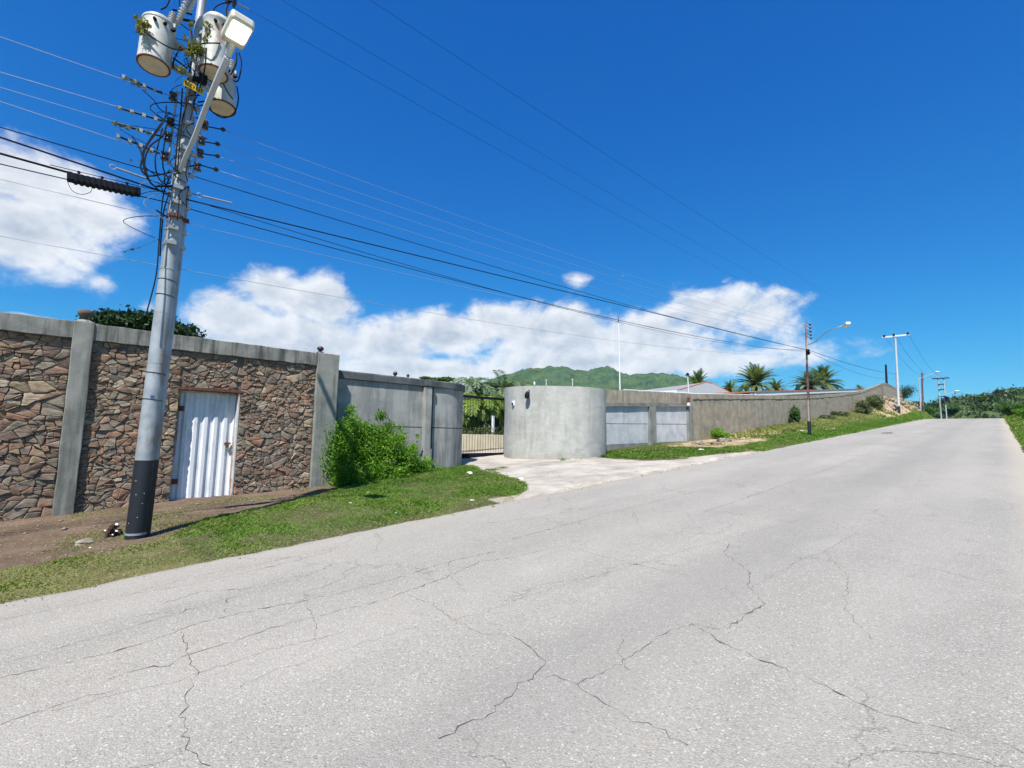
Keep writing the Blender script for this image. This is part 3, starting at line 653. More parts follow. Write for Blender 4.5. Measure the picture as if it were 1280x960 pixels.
# ------------------------------------------------------------------ grey rendered wall with the rounded corner
YG = 10.35
def offset_strip(b, path, th, z0, z1, out=0.0):
    """wall along a plan path; path runs so that the street side lies to its right"""
    n = len(path); L = []
    for i in range(n):
        a = np.array(path[max(i-1, 0)]); c_ = np.array(path[min(i+1, n-1)]); t = (c_-a)/np.linalg.norm(c_-a); nn = np.array([t[1], -t[0]]); p = np.array(path[i])
        L.append((p+nn*out, p-nn*(th+out)))
    vs = []
    for o, i_ in L: vs += [(o[0], o[1], z0), (o[0], o[1], z1), (i_[0], i_[1], z1), (i_[0], i_[1], z0)]
    fs = []
    for k in range(n-1):
        for c_ in range(4): a, e = k*4+c_, k*4+(c_+1) % 4; fs.append((a, a+4, e+4, e))
    fs += [(0, 1, 2, 3), (n*4-1, n*4-2, n*4-3, n*4-4)]
    return b.add(vs, fs)
gw = thing('rendered_wall', 'grey plastered wall with dark coping that rounds into the gateway', 'wall', (6.2, YG+.1, GZ(6.2, YG)))
RC, CCX = 1.15, 7.62
PX0, PX1 = at_y(530.5, 520, YG-.1)[0], at_y(544, 520, YG-.1)[0]
straight = [(x, YG) for x in np.linspace(4.46, PX0, 14)]
curve = [(CCX+RC*math.sin(a), YG+RC-RC*math.cos(a)) for a in np.linspace(-.02, 1.62, 22)]; curve = [(x, YG) for x in np.linspace(PX1, CCX-.06, 5)]+curve+[(CCX+RC, YG+RC+.35), (CCX+RC, YG+RC+.75)]
ZJ = 1.52
for pth in (straight, curve):
    b = MB(); offset_strip(b, pth, .18, -.1, ZJ-.012); b.build('panel', M['render'], gw, smooth=True)
    b = MB(); offset_strip(b, pth, .18, ZJ+.012, 2.575); b.build('panel', M['render'], gw, smooth=True)
    b = MB(); offset_strip(b, pth, .16, ZJ-.02, ZJ+.02, -.02); b.build('joint', M['render_dark'], gw)
full = [(x, YG) for x in np.linspace(4.46, CCX-.1, 16)]+curve[5:]
b = MB(); offset_strip(b, full, .18, 2.577, 2.745, .055); b.build('coping', M['render_dark'], gw, smooth=True, bevel=.012)
b = MB(); offset_strip(b, full, .18, 2.745, 2.762, .03); b.build('coping_sunlit_top', M['coping'], gw, smooth=True)  # thin paler slab: sunlight on the coping top put into the colour
b = MB(); b.bb(PX0, PX1-.14, YG-.14, YG+.24, .1, 2.572); b.build('post', M['render'], gw, bevel=.012)
b = MB(); b.bb(PX0-.02, PX1-.12, YG-.165, YG+.24, 2.577, 2.752); b.build('post_cap', M['render_dark'], gw, bevel=.012)
b = MB(); b.bb(PX1-.22, PX1-.15, YG-.21, YG-.145, .25, .98); b.build('stub', M['frame_c'], gw)

# ------------------------------------------------------------------ pale round wall right of the gate
DC = (12.30, 10.52); DR = 1.72
dz0 = GZ(12, 9)
drum = thing('round_gate_wall', 'tall round wall of pale grey plaster beside the gate', 'wall', (DC[0], DC[1], dz0))
b = MB(); n = 72; q = random.Random(5); levels = np.linspace(-.3, 1, 14); vs = []; fs = []
top = 2.93
def dtop(a): return top+.05*math.sin(a+.6)+q.uniform(-.006, .006)
tops = [dtop(2*math.pi*i/n) for i in range(n)]
for lv in range(15):
    for i in range(n):
        a = 2*math.pi*i/n; rr = DR+.008*math.sin(a*9)+.006*math.sin(a*4+lv*.8); z = -.2+(tops[i]+.2)*lv/14; vs.append((DC[0]+rr*math.cos(a), DC[1]+rr*math.sin(a), z))
for lv in range(15):
    for i in range(n):
        a = 2*math.pi*i/n; rr = DR-.19; z = tops[i]-(tops[i]+.2)*lv/14; vs.append((DC[0]+rr*math.cos(a), DC[1]+rr*math.sin(a), z))
for k in range(29):
    for i in range(n): j = (i+1) % n; fs.append((k*n+i, k*n+j, (k+1)*n+j, (k+1)*n+i))
b.add(vs, fs).build('curved_wall', M['drum'], drum, smooth=True)
def on_drum(px, py):
    d = ray(px, py); a = d[0]**2+d[1]**2; bb_ = -2*(d[0]*DC[0]+d[1]*DC[1]); c_ = DC[0]**2+DC[1]**2-(DR+.02)**2; t = (-bb_-math.sqrt(max(0, bb_*bb_-4*a*c_)))/(2*a); return Vector((d[0]*t, d[1]*t, CAMZ+d[2]*t))
p = on_drum(661, 494); o_ = (Vector((p.x-DC[0], p.y-DC[1], 0))).normalized()
lan = thing('wall_lantern', 'dark bell shaped lantern fixed high on the pale round wall', 'wall lamp', tuple(p))
b = MB(); c_ = p+o_*.10; b.lathe([(.01, -.12), (.075, -.10), (.085, 0), (.06, .07), (.02, .10), (.012, .13)], c_, 12); b.build('lantern_shade', M['gate'], lan, smooth=True)
b = MB(); b.tube([p-o_*.01+Vector((0, 0, .16)), p+o_*.06+Vector((0, 0, .17)), c_+Vector((0, 0, .12))], .012); b.lathe([(.03, -.02), (.03, .02)], p+Vector((0, 0, .16)), 10, o_); b.build('bracket', M['galv'], lan)
p = on_drum(642, 504); o_ = (Vector((p.x-DC[0], p.y-DC[1], 0))).normalized(); az_ = math.atan2(o_.y, o_.x)-math.pi/2
db = thing('intercom', 'small white and dark intercom at the gate edge of the round wall', 'intercom', tuple(p))
b = MB(); b.box(p+o_*.012, (.10, .05, .15), az_); b.build('plate', M['white'], db, bevel=.006); b = MB(); b.box(p+o_*.045-Vector((0, 0, .025)), (.055, .03, .07), az_); b.build('speaker_grille', M['gate'], db, bevel=.004)
for px, ht in ((682, .17), (717, .20)):
    p = on_drum(px, 484); p = Vector((p.x, p.y, 0)); o_ = (p-Vector((DC[0], DC[1], 0))).normalized(); p -= o_*.09; p.z = top-.03
    b = MB(); b.tube([p, p+Vector((0, 0, ht))], .009); b.box(p+Vector((0, 0, ht)), (.04, .04, .02)); tag(b.build('short_rod', M['white'], origin=p), 'short white rod on top of the round wall, '+('nearer the lantern' if px < 700 else 'farther right of the two'), 'rod', 'rods on the round wall')
p = on_drum(668, 484); b = MB(); b.box((p.x+.07, p.y+.07, top+.03), (.14, .05, .05), .8); b.box((p.x+.07, p.y+.07, top+.075), (.04, .04, .04), .8)
tag(b.build('broken_bracket', M['white'], origin=(p.x, p.y, top)), 'small white bracket lying on top of the round wall above the lantern', 'bracket')

# ------------------------------------------------------------------ gate
ga, gb = np.array([CCX+RC-.02, YG+RC+.75]), np.array([11.75, 12.16]); gz = .5
gate = thing('driveway_gate', 'black steel sliding gate of thin upright bars between the walls', 'gate', ((ga[0]+gb[0])/2, (ga[1]+gb[1])/2, gz))
u = (gb-ga)/np.linalg.norm(gb-ga); ln = float(np.linalg.norm(gb-ga)); ga3 = math.atan2(u[1], u[0])
def gpt(s, z, o=0): return (ga[0]+u[0]*s-u[1]*o, ga[1]+u[1]*s+u[0]*o, z)
GT = 2.60
b = MB(); b.box(gpt(ln/2, GT, 0), (ln, .06, .08), ga3); b.build('top_rail', M['gate'], gate); b = MB(); b.box(gpt(ln/2, gz+.16), (ln, .06, .15), ga3); b.build('bottom_panel', M['gate'], gate)
nb = int(ln/.115); first = None
for i in range(nb):
    s_ = (i+.5)*ln/nb
    if first is None:
        b = MB(); b.tube([gpt(s_, gz+.2), gpt(s_, GT)], .0062, 5, False); first = b.build('bar', M['gate'], gate)
    else:
        c_ = first.copy(); COL.objects.link(c_); c_.parent = gate; c_.location = (u[0]*i*ln/nb, u[1]*i*ln/nb, 0)
# things seen through the gate
iw = MB(); wavy(iw, 10.0, 17.5, 15.2, 15.4, .3, 1.34, 30, .006, 8); tag(iw.build('garden_wall', M['beige'], origin=(13.5, 15.3, .5)), 'low cream garden wall with dark stains seen through the gate', 'wall')
b = MB(); b.box((14.4, 16.0, 1.55), (.09, .09, 1.2)); b.box((14.4, 16.0, 2.17), (.11, .11, .04)); tag(b.build('garden_post', M['white'], origin=(14.4, 16, .9)), 'slim white post in the garden behind the gate', 'post')

# ------------------------------------------------------------------ wall with two precast panel bays, then the long rough wall
YP = 10.0
def top_z(px, py): return at_y(px, py, YP)[2]
pw = thing('panel_wall', 'wall of pale concrete panels between grey beams under a rough brown top', 'wall', (17.5, YP, GZ(17.5, YP)))
x0, x1, x2, x3, x4 = 13.4, at_y(811, 520, YP)[0], at_y(819, 520, YP)[0], at_y(859, 520, YP)[0], at_y(865, 520, YP)[0]
zb0, zb1 = at_y(760, 556, YP)[2], at_y(863, 552, YP)[2]
def lerp(a, b_, t): return a+(b_-a)*t
def zl(x, pxl, pyl, pxr, pyr):
    A = at_y(pxl, pyl, YP); B_ = at_y(pxr, pyr, YP); return A[2]+(B_[2]-A[2])*(x-A[0])/(B_[0]-A[0])
def slab(b, xa, xb, y0, y1, fz0, fz1, n=1, amp=0, sd=1):
    q = random.Random(sd); vs = []; fs = []
    for i in range(n+1):
        x = xa+(xb-xa)*i/n
        for (y, z) in ((y0, fz0(x)), (y1, fz0(x)), (y1, fz1(x)), (y0, fz1(x))): vs.append((x, y+q.uniform(-amp, amp), z+q.uniform(-amp, amp)))
    for i in range(n):
        for k in range(4): a, c_ = i*4+k, i*4+(k+1) % 4; fs.append((a, a+4, c_+4, c_))
    fs += [(0, 1, 2, 3), (n*4+3, n*4+2, n*4+1, n*4)]
    return b.add(vs, fs)
zt = lambda x: zl(x, 760, 487, 863, 492.5); zk = lambda x: zl(x, 760, 503.5, 860, 504.5); zm = lambda x: zl(x, 760, 508, 860, 508.5); zj = lambda x: zl(x, 760, 530, 860, 530.5); zq = lambda x: zl(x, 760, 556, 860, 551.5); zg = lambda x: -.1+.055*x-.35
b = MB(); slab(b, x0, x4+.03, YP-.03, YP+.16, zk, zt, 60, .015, 4); b.build('rough_top_course', M['rough'], pw)
b = MB(); slab(b, x0, x4, YP-.05, YP+.14, zm, zk, 20, .006, 5); b.build('beam', M['frame_c'], pw)
for xa, xb in ((x1, x2), (x3, x4)):
    b = MB(); slab(b, xa, xb, YP-.06, YP+.15, zg, lambda x: zm(x)-.004, 1); b.build('pillar', M['frame_c'], pw, bevel=.01)
for xa, xb in ((x0, x1), (x2, x3)):
    for f0, f1, o in ((lambda x: zj(x)+.012, lambda x: zm(x)-.004, 0), (zq, lambda x: zj(x)-.012, .0)):
        b = MB(); slab(b, xa+.002, xb-.002, YP+.03, YP+.11, f0, f1, 1); b.build('panel', M['panel'], pw, bevel=.01)
    b = MB(); slab(b, xa+.002, xb-.002, YP+.05, YP+.10, lambda x: zj(x)-.03, lambda x: zj(x)+.03, 1); b.build('joint', M['render_dark'], pw)
    b = MB(); slab(b, xa+.002, xb-.002, YP-.0, YP+.14, zg, lambda x: zq(x)-.003, 6, .004); b.build('footing', M['frame_c'], pw)
bp = at_y(861, 501.5, YP-.12)
b = MB(); b.box((bp[0], YP-.11, bp[2]+.06), (.10, .08, .22)); bb2 = tag(b.build('meter_box', M['rust'], origin=(bp[0], YP-.1, bp[2])), 'small rusty box with white lower half at the end pillar of the panel wall', 'box'); b = MB(); b.box((bp[0], YP-.115, bp[2]-.14), (.13, .085, .14)); b.build('white_cover', M['white'], bb2)
# long wall
lt_px = [(864, 492.6), (900, 493.2), (950, 494), (990, 494.6), (1020, 494.2), (1050, 492.2), (1068, 490), (1080, 487.6), (1090, 484), (1098, 481), (1105, 478.2), (1110, 479.5), (1117, 483.5), (1125, 488), (1130, 492)]
LT = [at_y(a, b_, YP) for a, b_ in lt_px]; LX = np.array([p[0] for p in LT]); LZ = np.array([p[2] for p in LT])
lw = thing('long_wall', 'long rough brown-grey block wall that climbs to a peak up the road', 'wall', (45, YP, GZ(45, YP)))
b = MB(); ztl = lambda x: float(np.interp(x, LX, LZ)); zbl = lambda x: GZ(x, YP)-.6
slab(b, x4+.004, LX[-1], YP-.0, YP+.18, zbl, lambda x: ztl(x)-.24, 260, .014, 6); b.build('wall_body', M['rough'], lw)
b = MB(); slab(b, x4+.032, LX[-1], YP-.025, YP+.2, lambda x: ztl(x)-.237, ztl, 260, .012, 7); b.build('top_course', M['rough'], lw)
b = MB(); pts = [(x, YP+.22, max(zt(x), 0)+.05) for x in np.linspace(16.1, x4, 12)]+[(x, YP+.22, ztl(x)+.04) for x in np.linspace(x4+.3, 30, 16)]; b.tube(pts, .022, 6)
tag(b.build('white_pipe', M['white'], origin=(17, YP+.2, 3)), 'thin white pipe running along the top of the panel wall', 'pipe')

# ------------------------------------------------------------------ near utility pole (leans slightly up the road)
PY = 7.32
pole_px = [(166, 676), (177, 578), (188, 470), (199, 395), (211, 300), (222, 225), (236, 130), (246, 50), (253, 0)]
PB = at_y(166, 676, PY); PT = at_y(253, 0, PY); lean = (PT[0]-.90)/(PT[2]-PB[2]); PX = lambda z: PB[0]+.02+(z-PB[2])*((PT[0]-PB[0]-.02)/(PT[2]-PB[2]))
zb = PB[2]-.15; H = 8.6
pole = thing('utility_pole', 'tall silver steel utility pole with black painted foot carrying the white transformers', 'utility pole', (PB[0], PY, zb))
def pp(z, r=0, dx=0, dy=0): return (PX(z)+dx, PY+dy, z)
def seg(z0, z1, r0, r1, name, m_, n=20, dx=0, dy=0):
    k = 6; b = MB(); zs = [z0+(z1-z0)*i/k for i in range(k+1)]; b.tube([pp(z, 0, dx, dy) for z in zs], [r0+(r1-r0)*i/k for i in range(k+1)], n)
    return b.build(name, m_, pole, smooth=True)
seg(zb, 1.0, .104, .101, 'painted_foot', M['black']); seg(1.0, 3.42, .101, .095, 'lower_tube', M['galv']); seg(3.42, 4.75, .091, .088, 'middle_tube', M['galv']); seg(4.75, 5.55, .082, .080, 'upper_tube', M['galv']); seg(5.55, H, .056, .050, 'top_tube', M['galv'])
for z, rr in ((.13, .107), (3.42, .099), (2.85, .0985), (2.2, .1005)):
    b = MB(); b.tube([pp(z-.012, 0), pp(z+.012, 0)], rr, 20); b.build('band', M['galv'] if z > 1 else M['alu'], pole, smooth=True)
# second pipe strapped to the right
b = MB(); b.tube([pp(z, 0, .108-.02*z/9, .05) for z in np.linspace(zb, 1.0, 3)], .043, 12); b.build('painted_pipe_foot', M['black'], pole, smooth=True)
b = MB(); b.tube([pp(z, 0, .108-.02*z/9, .05) for z in np.linspace(1.0, 4.6, 5)], [.042, .040, .038, .036, .034], 12); b.build('side_pipe', M['galv'], pole, smooth=True)
for z in (3.75, 3.95, 4.12, 4.3, 4.5, 4.75, 5.05, 5.4, 5.7):
    b = MB(); rr = .108-.003*z-(.025 if z > 5.5 else 0); b.tube([pp(z-.025, 0), pp(z+.025, 0)], rr, 16); b.box(pp(z, 0, -.02, -rr-.01), (.10, .05, .045)); b.box(pp(z, 0, rr+.02, 0), (.07, .04, .05)); b.build('clamp', M['galv'] if random.random() < .6 else M['rust'], pole)
def U(px, py, Y=PY): return Vector(at_y(px, py, Y))
# insulator racks both sides
rk = {'L': [(216, 121), (213, 153), (210, 172), (206, 195)], 'R': [(256, 157), (252, 176), (250, 192), (247, 209)]}
for side, L in rk.items():
    P = [U(*p) for p in L]
    b = MB(); d = Vector((0, 0, .1)); sx_ = 1 if side == 'R' else -1
    b.tube([P[0]+d+Vector((-.04*sx_, .0, 0)), P[-1]-d+Vector((-.04*sx_, 0, 0))], .014, 6)
    for p in P:
        for dz in (-.055, .055): b.tube([Vector(pp(p.z+dz, 0)), p+Vector((.03*sx_, 0, dz))], .008, 5)
    b.build('rack', M['galv'], pole)
    for p in P:
        b = MB(); b.lathe([(.018, -.055), (.042, -.05), (.045, -.03), (.026, -.01), (.026, .01), (.045, .03), (.042, .05), (.018, .055)], p, 12); b.build('spool_insulator', M['porcelain'], pole, smooth=True)
# top crossarm, cut-outs and pin insulators (mostly above the frame)
arms = [(7.85, (-.1, -.85), (.1, .85))]
for z, a, c_ in arms:
    x = PX(z); b = MB(); A = Vector((x+a[0], PY+a[1], z)); B_ = Vector((x+c_[0], PY+c_[1], z)); b.box((A+B_)/2, ((B_-A).length, .07, .09), math.atan2(B_.y-A.y, B_.x-A.x)); b.build('crossarm', M['galv'], pole, bevel=.006)
def bushing(b, p, h=.16, r=.032, n=5, ax=(0, 0, 1)):
    pr = [(r*.5, 0)]
    for i in range(n): z = h*(i+.2)/n; pr += [(r*.55, z), (r, z+h/n*.25), (r, z+h/n*.45), (r*.55, z+h/n*.7)]
    pr += [(r*.3, h)]; b.lathe(pr, p, 12, ax)
for px, py, l in ((226, 8, .34), (236, 4, .34), (222, 20, .26)):
    p = U(px, py, PY-.1); b = MB(); bushing(b, p-Vector((0, 0, .12)), l, .036, 7, (.25, -.2, 1)); b.build('fuse_cutout', M['bushing'], pole, smooth=True)
b = MB(); b.tube([U(216, 12), U(240, 18)], .012); b.tube([U(224, 0), U(226, 30), U(240, 40)], .008); b.tube([U(228, 24), U(246, 28)], .018); b.build('cutout_bracket', M['gate'], pole)
# pale resin of cables on the pole's left: drooping service loops
q = random.Random(21)
def sagp(a, c_, s, n=12): return [a+(c_-a)*(i/n)-Vector((0, 0, 4*s*(i/n)*(1-i/n))) for i in range(n+1)]
def smooth_path(px, n=5):
    P = [U(*p) if not isinstance(p, Vector) else p for p in px]; o = []
    for i in range(len(P)-1):
        p0, p1, p2, p3 = P[max(i-1, 0)], P[i], P[i+1], P[min(i+2, len(P)-1)]
        for k in range(n):
            t = k/n; o.append(.5*((2*p1)+(p2-p0)*t+(2*p0-5*p1+4*p2-p3)*t*t+(3*p1-p0-3*p2+p3)*t**3))
    return o+[P[-1]]
loops = [[(178, 112, 7.2), (192, 125, 7.15), (202, 138, 7.2), (222, 146, 7.2)], [(208, 132, 7.1), (206, 148, 7.1), (196, 165, 7.1), (182, 185, 7.1), (179, 205, 7.1), (184, 222, 7.1), (198, 237, 7.15), (214, 246, 7.2)],
         [(210, 150, 7.25), (203, 170, 7.2), (188, 182, 7.2), (181, 200, 7.2), (183, 215, 7.2), (192, 232, 7.2), (216, 232, 7.25)], [(203, 160, 7.15), (198, 180, 7.15), (194, 200, 7.1), (197, 220, 7.15), (206, 230, 7.2), (213, 228, 7.25)],
         [(165, 170, 7.3), (172, 180, 7.25), (178, 196, 7.2), (176, 210, 7.2), (186, 220, 7.2), (214, 215, 7.25)], [(212, 140, 7.2), (200, 156, 7.15), (186, 176, 7.2), (178, 192, 7.2), (181, 208, 7.2), (194, 218, 7.2)],
         [(208, 165, 7.2), (204, 190, 7.2), (204, 210, 7.2), (210, 222, 7.2)], [(214, 222, 7.2), (204, 226, 7.15), (202, 236, 7.15), (212, 242, 7.2)], [(212, 212, 7.2), (206, 220, 7.15), (207, 232, 7.2), (215, 238, 7.22)]]
for L in loops:
    b = MB(); b.tube(smooth_path(L), q.choice((.0065, .008, .010)), 5); b.build('cable_loop', M['wire'], pole, smooth=True)
runs = [[(228, 110, 7.18), (226, 140, 7.18), (222, 170, 7.18), (219, 215, 7.18)], [(236, 122, 7.18), (228, 150, 7.18), (224, 185, 7.17), (222, 215, 7.18)], [(214, 218, 7.18), (204, 245, 7.18), (199, 300, 7.18), (195, 345, 7.15), (182, 395, 7.1)],
        [(212, 240, 7.16), (205, 262, 7.18), (202, 290, 7.2), (200, 320, 7.2)], [(240, 60, 7.2), (238, 85, 7.2), (232, 110, 7.2)], [(246, 70, 7.2), (243, 95, 7.2), (236, 118, 7.18)], [(252, 90, 7.2), (246, 110, 7.2), (238, 150, 7.18)]]
for L in runs:
    b = MB(); b.tube(smooth_path(L), .008, 5); b.build('down_lead', M['wire'], pole, smooth=True)
for i in range(34):
    z0_ = q.uniform(3.9, 6.6); a = q.uniform(0, 6.28); r0_ = .10; p0_ = Vector(pp(z0_))+Vector((r0_*math.cos(a), r0_*math.sin(a)-.03, 0)); l_ = q.uniform(.12, .5); dx_ = q.gauss(-.08, .13)
    pts_ = [p0_, p0_+Vector((dx_*.9, -.05, -l_*.4)), p0_+Vector((dx_*1.2, -.06, -l_*.75)), p0_+Vector((dx_*.3, -.03, -l_))]
    b = MB(); b.tube(smooth_path(pts_, 4), q.choice((.004, .005, .007)), 4); b.build('loose_wire', M['wire'] if q.random() < .8 else M['alu'], pole, smooth=True)
for i in range(9):
    z0_ = q.uniform(4.0, 6.2); s_ = q.choice((-1, 1)); b = MB(); p0_ = Vector(pp(z0_)); b.tube([p0_+Vector((s_*.08, -.05, 0)), p0_+Vector((s_*q.uniform(.16, .26), -.08, q.uniform(-.05, .08)))], .010, 5); b.build('bolt', M['rust'] if q.random() < .5 else M['gate'], pole)
# wrapped wires around the pole
for z in (3.05, 3.25, 2.05, 1.72, 4.9, 5.2):
    b = MB(); rr = .107-.003*z; b.tube([Vector(pp(z, 0))+Vector((rr*math.cos(a), rr*math.sin(a), .03*math.sin(a*.5))) for a in np.linspace(0, 6.28, 17)], .0045, 4); b.build('wrapped_wire', M['wire'], pole)
b = MB(); p = Vector(pp(1.78, 0, -.02, -.099)); b.box(p, (.035, .012, .022)); b.build('paint_mark', plain('blue_paint_mark', (.02, .09, .42), .6), pole)
for i in range(9):
    z = q.uniform(.2, .98); a = q.uniform(-2.6, -.6); b = MB(); rr = .105-.003*z
    b.lathe([(.001, 0), (q.uniform(.003, .005), .001), (.003, .002)], Vector(pp(z, 0))+Vector((rr*math.cos(a), rr*math.sin(a), 0)), 7, (math.cos(a), math.sin(a), 0)); b.build('paint_chip', M['litter'], pole)
# grey sleeves (preformed grips)
# yellow plate
plate = thing('yellow_sign_plate', 'small yellow plate with black lettering strapped to the pole below the transformers', 'sign', tuple(U(242, 109, PY-.13)))
b = MB(); til = Matrix.Rotation(rad(6), 3, 'Y'); pc = U(242, 109, PY-.14); b.box(pc, (.235, .012, .085), rad(0), til); b.build('plate', M['yellow'], plate, bevel=.003)
for i in range(7):
    b = MB(); x = -.095+i*.031; o_ = til @ Vector((x, -.008, 0)); kk = i % 4
    b.box(pc+o_, (.006, .004, .048), 0, til)
    if kk in (0, 2): b.box(pc+o_+til @ Vector((.009, 0, .021)), (.016, .004, .007), 0, til)
    if kk in (0, 1, 2): b.box(pc+o_+til @ Vector((.009, 0, -.021)), (.016, .004, .007), 0, til)
    if kk in (0, 3): b.box(pc+o_+til @ Vector((.009, 0, 0)), (.016, .004, .007), 0, til)
    b.build('letter', M['gate'], plate)
# transformers
def transformer(c_bot, c_top, r, label, lift=1.0):
    A, B_ = Vector(c_bot), Vector(c_top); ax = (B_-A).normalized(); h = (B_-A).length
    t_ = thing('transformer', label, 'transformer', tuple(A), 'pole mounted transformers')
    pr = [(r*.90, .012), (r*.985, .0), (r, .03)]+[(r, h*k) for k in (.3, .6, .86)]+[(r*1.04, h*.87), (r*1.05, h*.91), (r*.99, h*.93), (r*.86, h*.97), (r*.4, h*1.0)]
    b = MB(); b.lathe(pr[1:], A, 32, ax); b.build('tank', M['tank'], t_, smooth=True)
    b = MB(); b.lathe([(r*.90, -.006), (r*.93, .003)], A, 32, ax); b.build('tank_bottom', M['tankb'], t_, smooth=True)
    b = MB(); q_ = ax.to_track_quat('Z', 'Y'); b.tube([A+q_ @ Vector((r*.97*math.cos(a), r*.97*math.sin(a), 0)) for a in np.linspace(0, 2*math.pi, 33)], .013, 6, False); b.build('bottom_rim', M['rust'], t_, smooth=True)
    b = MB(); bushing(b, A+ax*h*.93+Vector((r*.55, -r*.3, 0)), .20, .042, 6, ax+Vector((.12, -.05, 0))); b.build('high_bushing', M['bushing'], t_, smooth=True)
    for k in range(3):
        a = -1.9+k*.55; o_ = Vector((math.cos(a), math.sin(a), 0)); b = MB(); b.lathe([(.018, 0), (.022, .02), (.012, .05)], A+ax*h*.78+o_*r, 8, o_); b.build('low_bushing', M['gate'], t_, smooth=True)
    b = MB(); a = math.atan2(PY-A.y, PX(A.z)-A.x)
    for k in (.25, .75): b = MB(); b.box(A+ax*h*k+Vector((math.cos(a), math.sin(a), 0))*(r+.05), (.16, .10, .05), a); b.build('hanger', M['galv'], t_, bevel=.004)
    for k in range(2):
        b = MB(); a = -.7+k*1.9; o_ = Vector((math.cos(a), math.sin(a), 0)); b.box(A+ax*h*.90+o_*r*1.05, (.05, .03, .05), a); b.build('lid_clamp', M['galv'], t_)
    return t_
transformer(U(192, 82, 7.15), U(200, 26, 7.20), .172, 'white transformer tank hanging farthest left on the pole, tangled in yellowing vine')
transformer(U(267, 92, 7.05), U(273, 24, 7.1), .165, 'white transformer tank between the pole top and the street lamp head')
transformer(U(277, 135, 7.55), U(277, 85, 7.6), .180, 'lowest white transformer tank, partly hidden behind the lamp arm')
# leads between transformers
lead = [[(181, 40, 6.95), (192, 48, 6.93), (213, 60, 6.95), (226, 62, 7.1), (240, 58, 7.1)], [(243, 58, 7.1), (256, 54, 6.85), (275, 54, 6.9)], [(296, 66, 6.9), (295, 80, 6.9), (288, 94, 7.0)], [(299, 66, 7.3), (302, 80, 7.3), (298, 100, 7.3), (292, 101, 7.3)],
        [(279, 104, 7.2), (284, 114, 7.2), (291, 124, 7.3)], [(296, 108, 7.4), (298, 125, 7.4), (292, 142, 7.4), (278, 147, 7.3), (264, 138, 7.3), (262, 125, 7.3)], [(258, 60, 6.85), (256, 85, 6.85), (250, 110, 7.0)], [(201, 12, 7.1), (208, 8, 7.1), (212, 0, 7.1)], [(236, 30, 7.1), (240, 45, 7.1), (238, 60, 7.1)],
        [(262, 22, 7.0), (270, 8, 7.0), (286, 2, 7.0)], [(254, 72, 7.0), (246, 66, 7.05), (238, 70, 7.1)], [(283, 20, 7.0), (284, 8, 7.0), (290, 1, 7.0)], [(226, 58, 7.1), (216, 82, 7.1), (232, 92, 7.1)]]
for L in lead:
    b = MB(); b.tube(smooth_path(L), .009, 5); b.build('transformer_lead', M['wire'], pole, smooth=True)
b = MB(); b.tube([U(216, 84, 7.15), U(238, 95, 7.2)], .03, 8); b.tube([U(238, 72, 7.1), U(256, 86, 7.05)], .03, 8); b.tube([U(244, 92, 7.1), U(266, 118, 7.4)], .035, 8); b.build('mounting_arm', M['galv'], pole)
b = MB(); b.box(U(250, 98, 7.15), (.16, .1, .10)); b.build('junction_block', M['gate'], pole, bevel=.01)
# street lamp on a long arm
armp = [(225, 214, 7.2), (232, 196, 7.0), (243, 172, 6.75), (256, 138, 6.45), (270, 104, 6.15), (284, 72, 5.9)]
LP = U(285, 70, 5.9)
lamp = thing('street_lamp', 'lit street lamp on a long curved grey arm bolted to the near pole', 'street lamp', tuple(U(225, 214, 7.2)))
b = MB(); P = smooth_path(armp, 5); b.tube(P, [.024+.010*i/len(P) for i in range(len(P))], 10); b.build('arm', M['greyp'], lamp, smooth=True)
hc = U(296.5, 44, 5.62); dirn = (hc-LP); dirn.z *= .25; dirn.normalize(); ang = math.atan2(dirn.y, dirn.x)
Rt = Matrix.Rotation(rad(-9), 3, 'Y')
b = MB(); b.box(hc+Vector((0, 0, .06)), (.37, .235, .12), ang, Rt); hd = b.build('lamp_head', M['cream'], lamp, bevel=.028)
b = MB(); b.box(hc+dirn*.045+Vector((0, 0, .0)), (.235, .185, .03), ang, Rt); b.build('lens', M['lens'], hd, bevel=.015)
b = MB(); b.tube([LP, hc-dirn*.15+Vector((0, 0, .03))], [.034, .04], 10); b.box(hc-dirn*.20+Vector((0, 0, .04)), (.12, .10, .08), ang, Rt); b.build('neck', M['greyp'], hd, bevel=.008)
# vine clumps
def leaves(name, pts, size, mat_, parent=None, seed=0, flat=.35, aspect=.55):
    """leaf-sized faces: each a folded rhombus"""
    g_ = np.random.default_rng(seed); n = len(pts); nrm = g_.normal(size=(n, 3)); nrm[:, 2] += flat; nrm /= np.linalg.norm(nrm, axis=1)[:, None]
    a = np.cross(nrm, g_.normal(size=(n, 3))); a /= np.linalg.norm(a, axis=1)[:, None]; b_ = np.cross(nrm, a); s_ = size*g_.uniform(.6, 1.35, (n, 1)) if np.isscalar(size) else size[:, None]*g_.uniform(.7, 1.3, (n, 1))
    V = np.stack([pts-a*s_*.5, pts-b_*s_*aspect*.5+nrm*s_*.08, pts+a*s_*.5-nrm*s_*.1, pts+b_*s_*aspect*.5+nrm*s_*.08], 1).reshape(-1, 3)
    return np_mesh(name, V, np.arange(4*n).reshape(n, 4), mat_, parent=parent)
def blobpts(c_, r, n, seed): g_ = np.random.default_rng(seed); d = g_.normal(size=(n, 3)); d /= np.linalg.norm(d, axis=1)[:, None]; return np.array(c_)+d*np.array(r)*g_.uniform(.2, 1, (n, 1))**.6
vine = thing('dry_vine', 'yellowing vine clinging to the transformers and leads at the pole top', 'vine', tuple(U(180, 35, 7.0)))
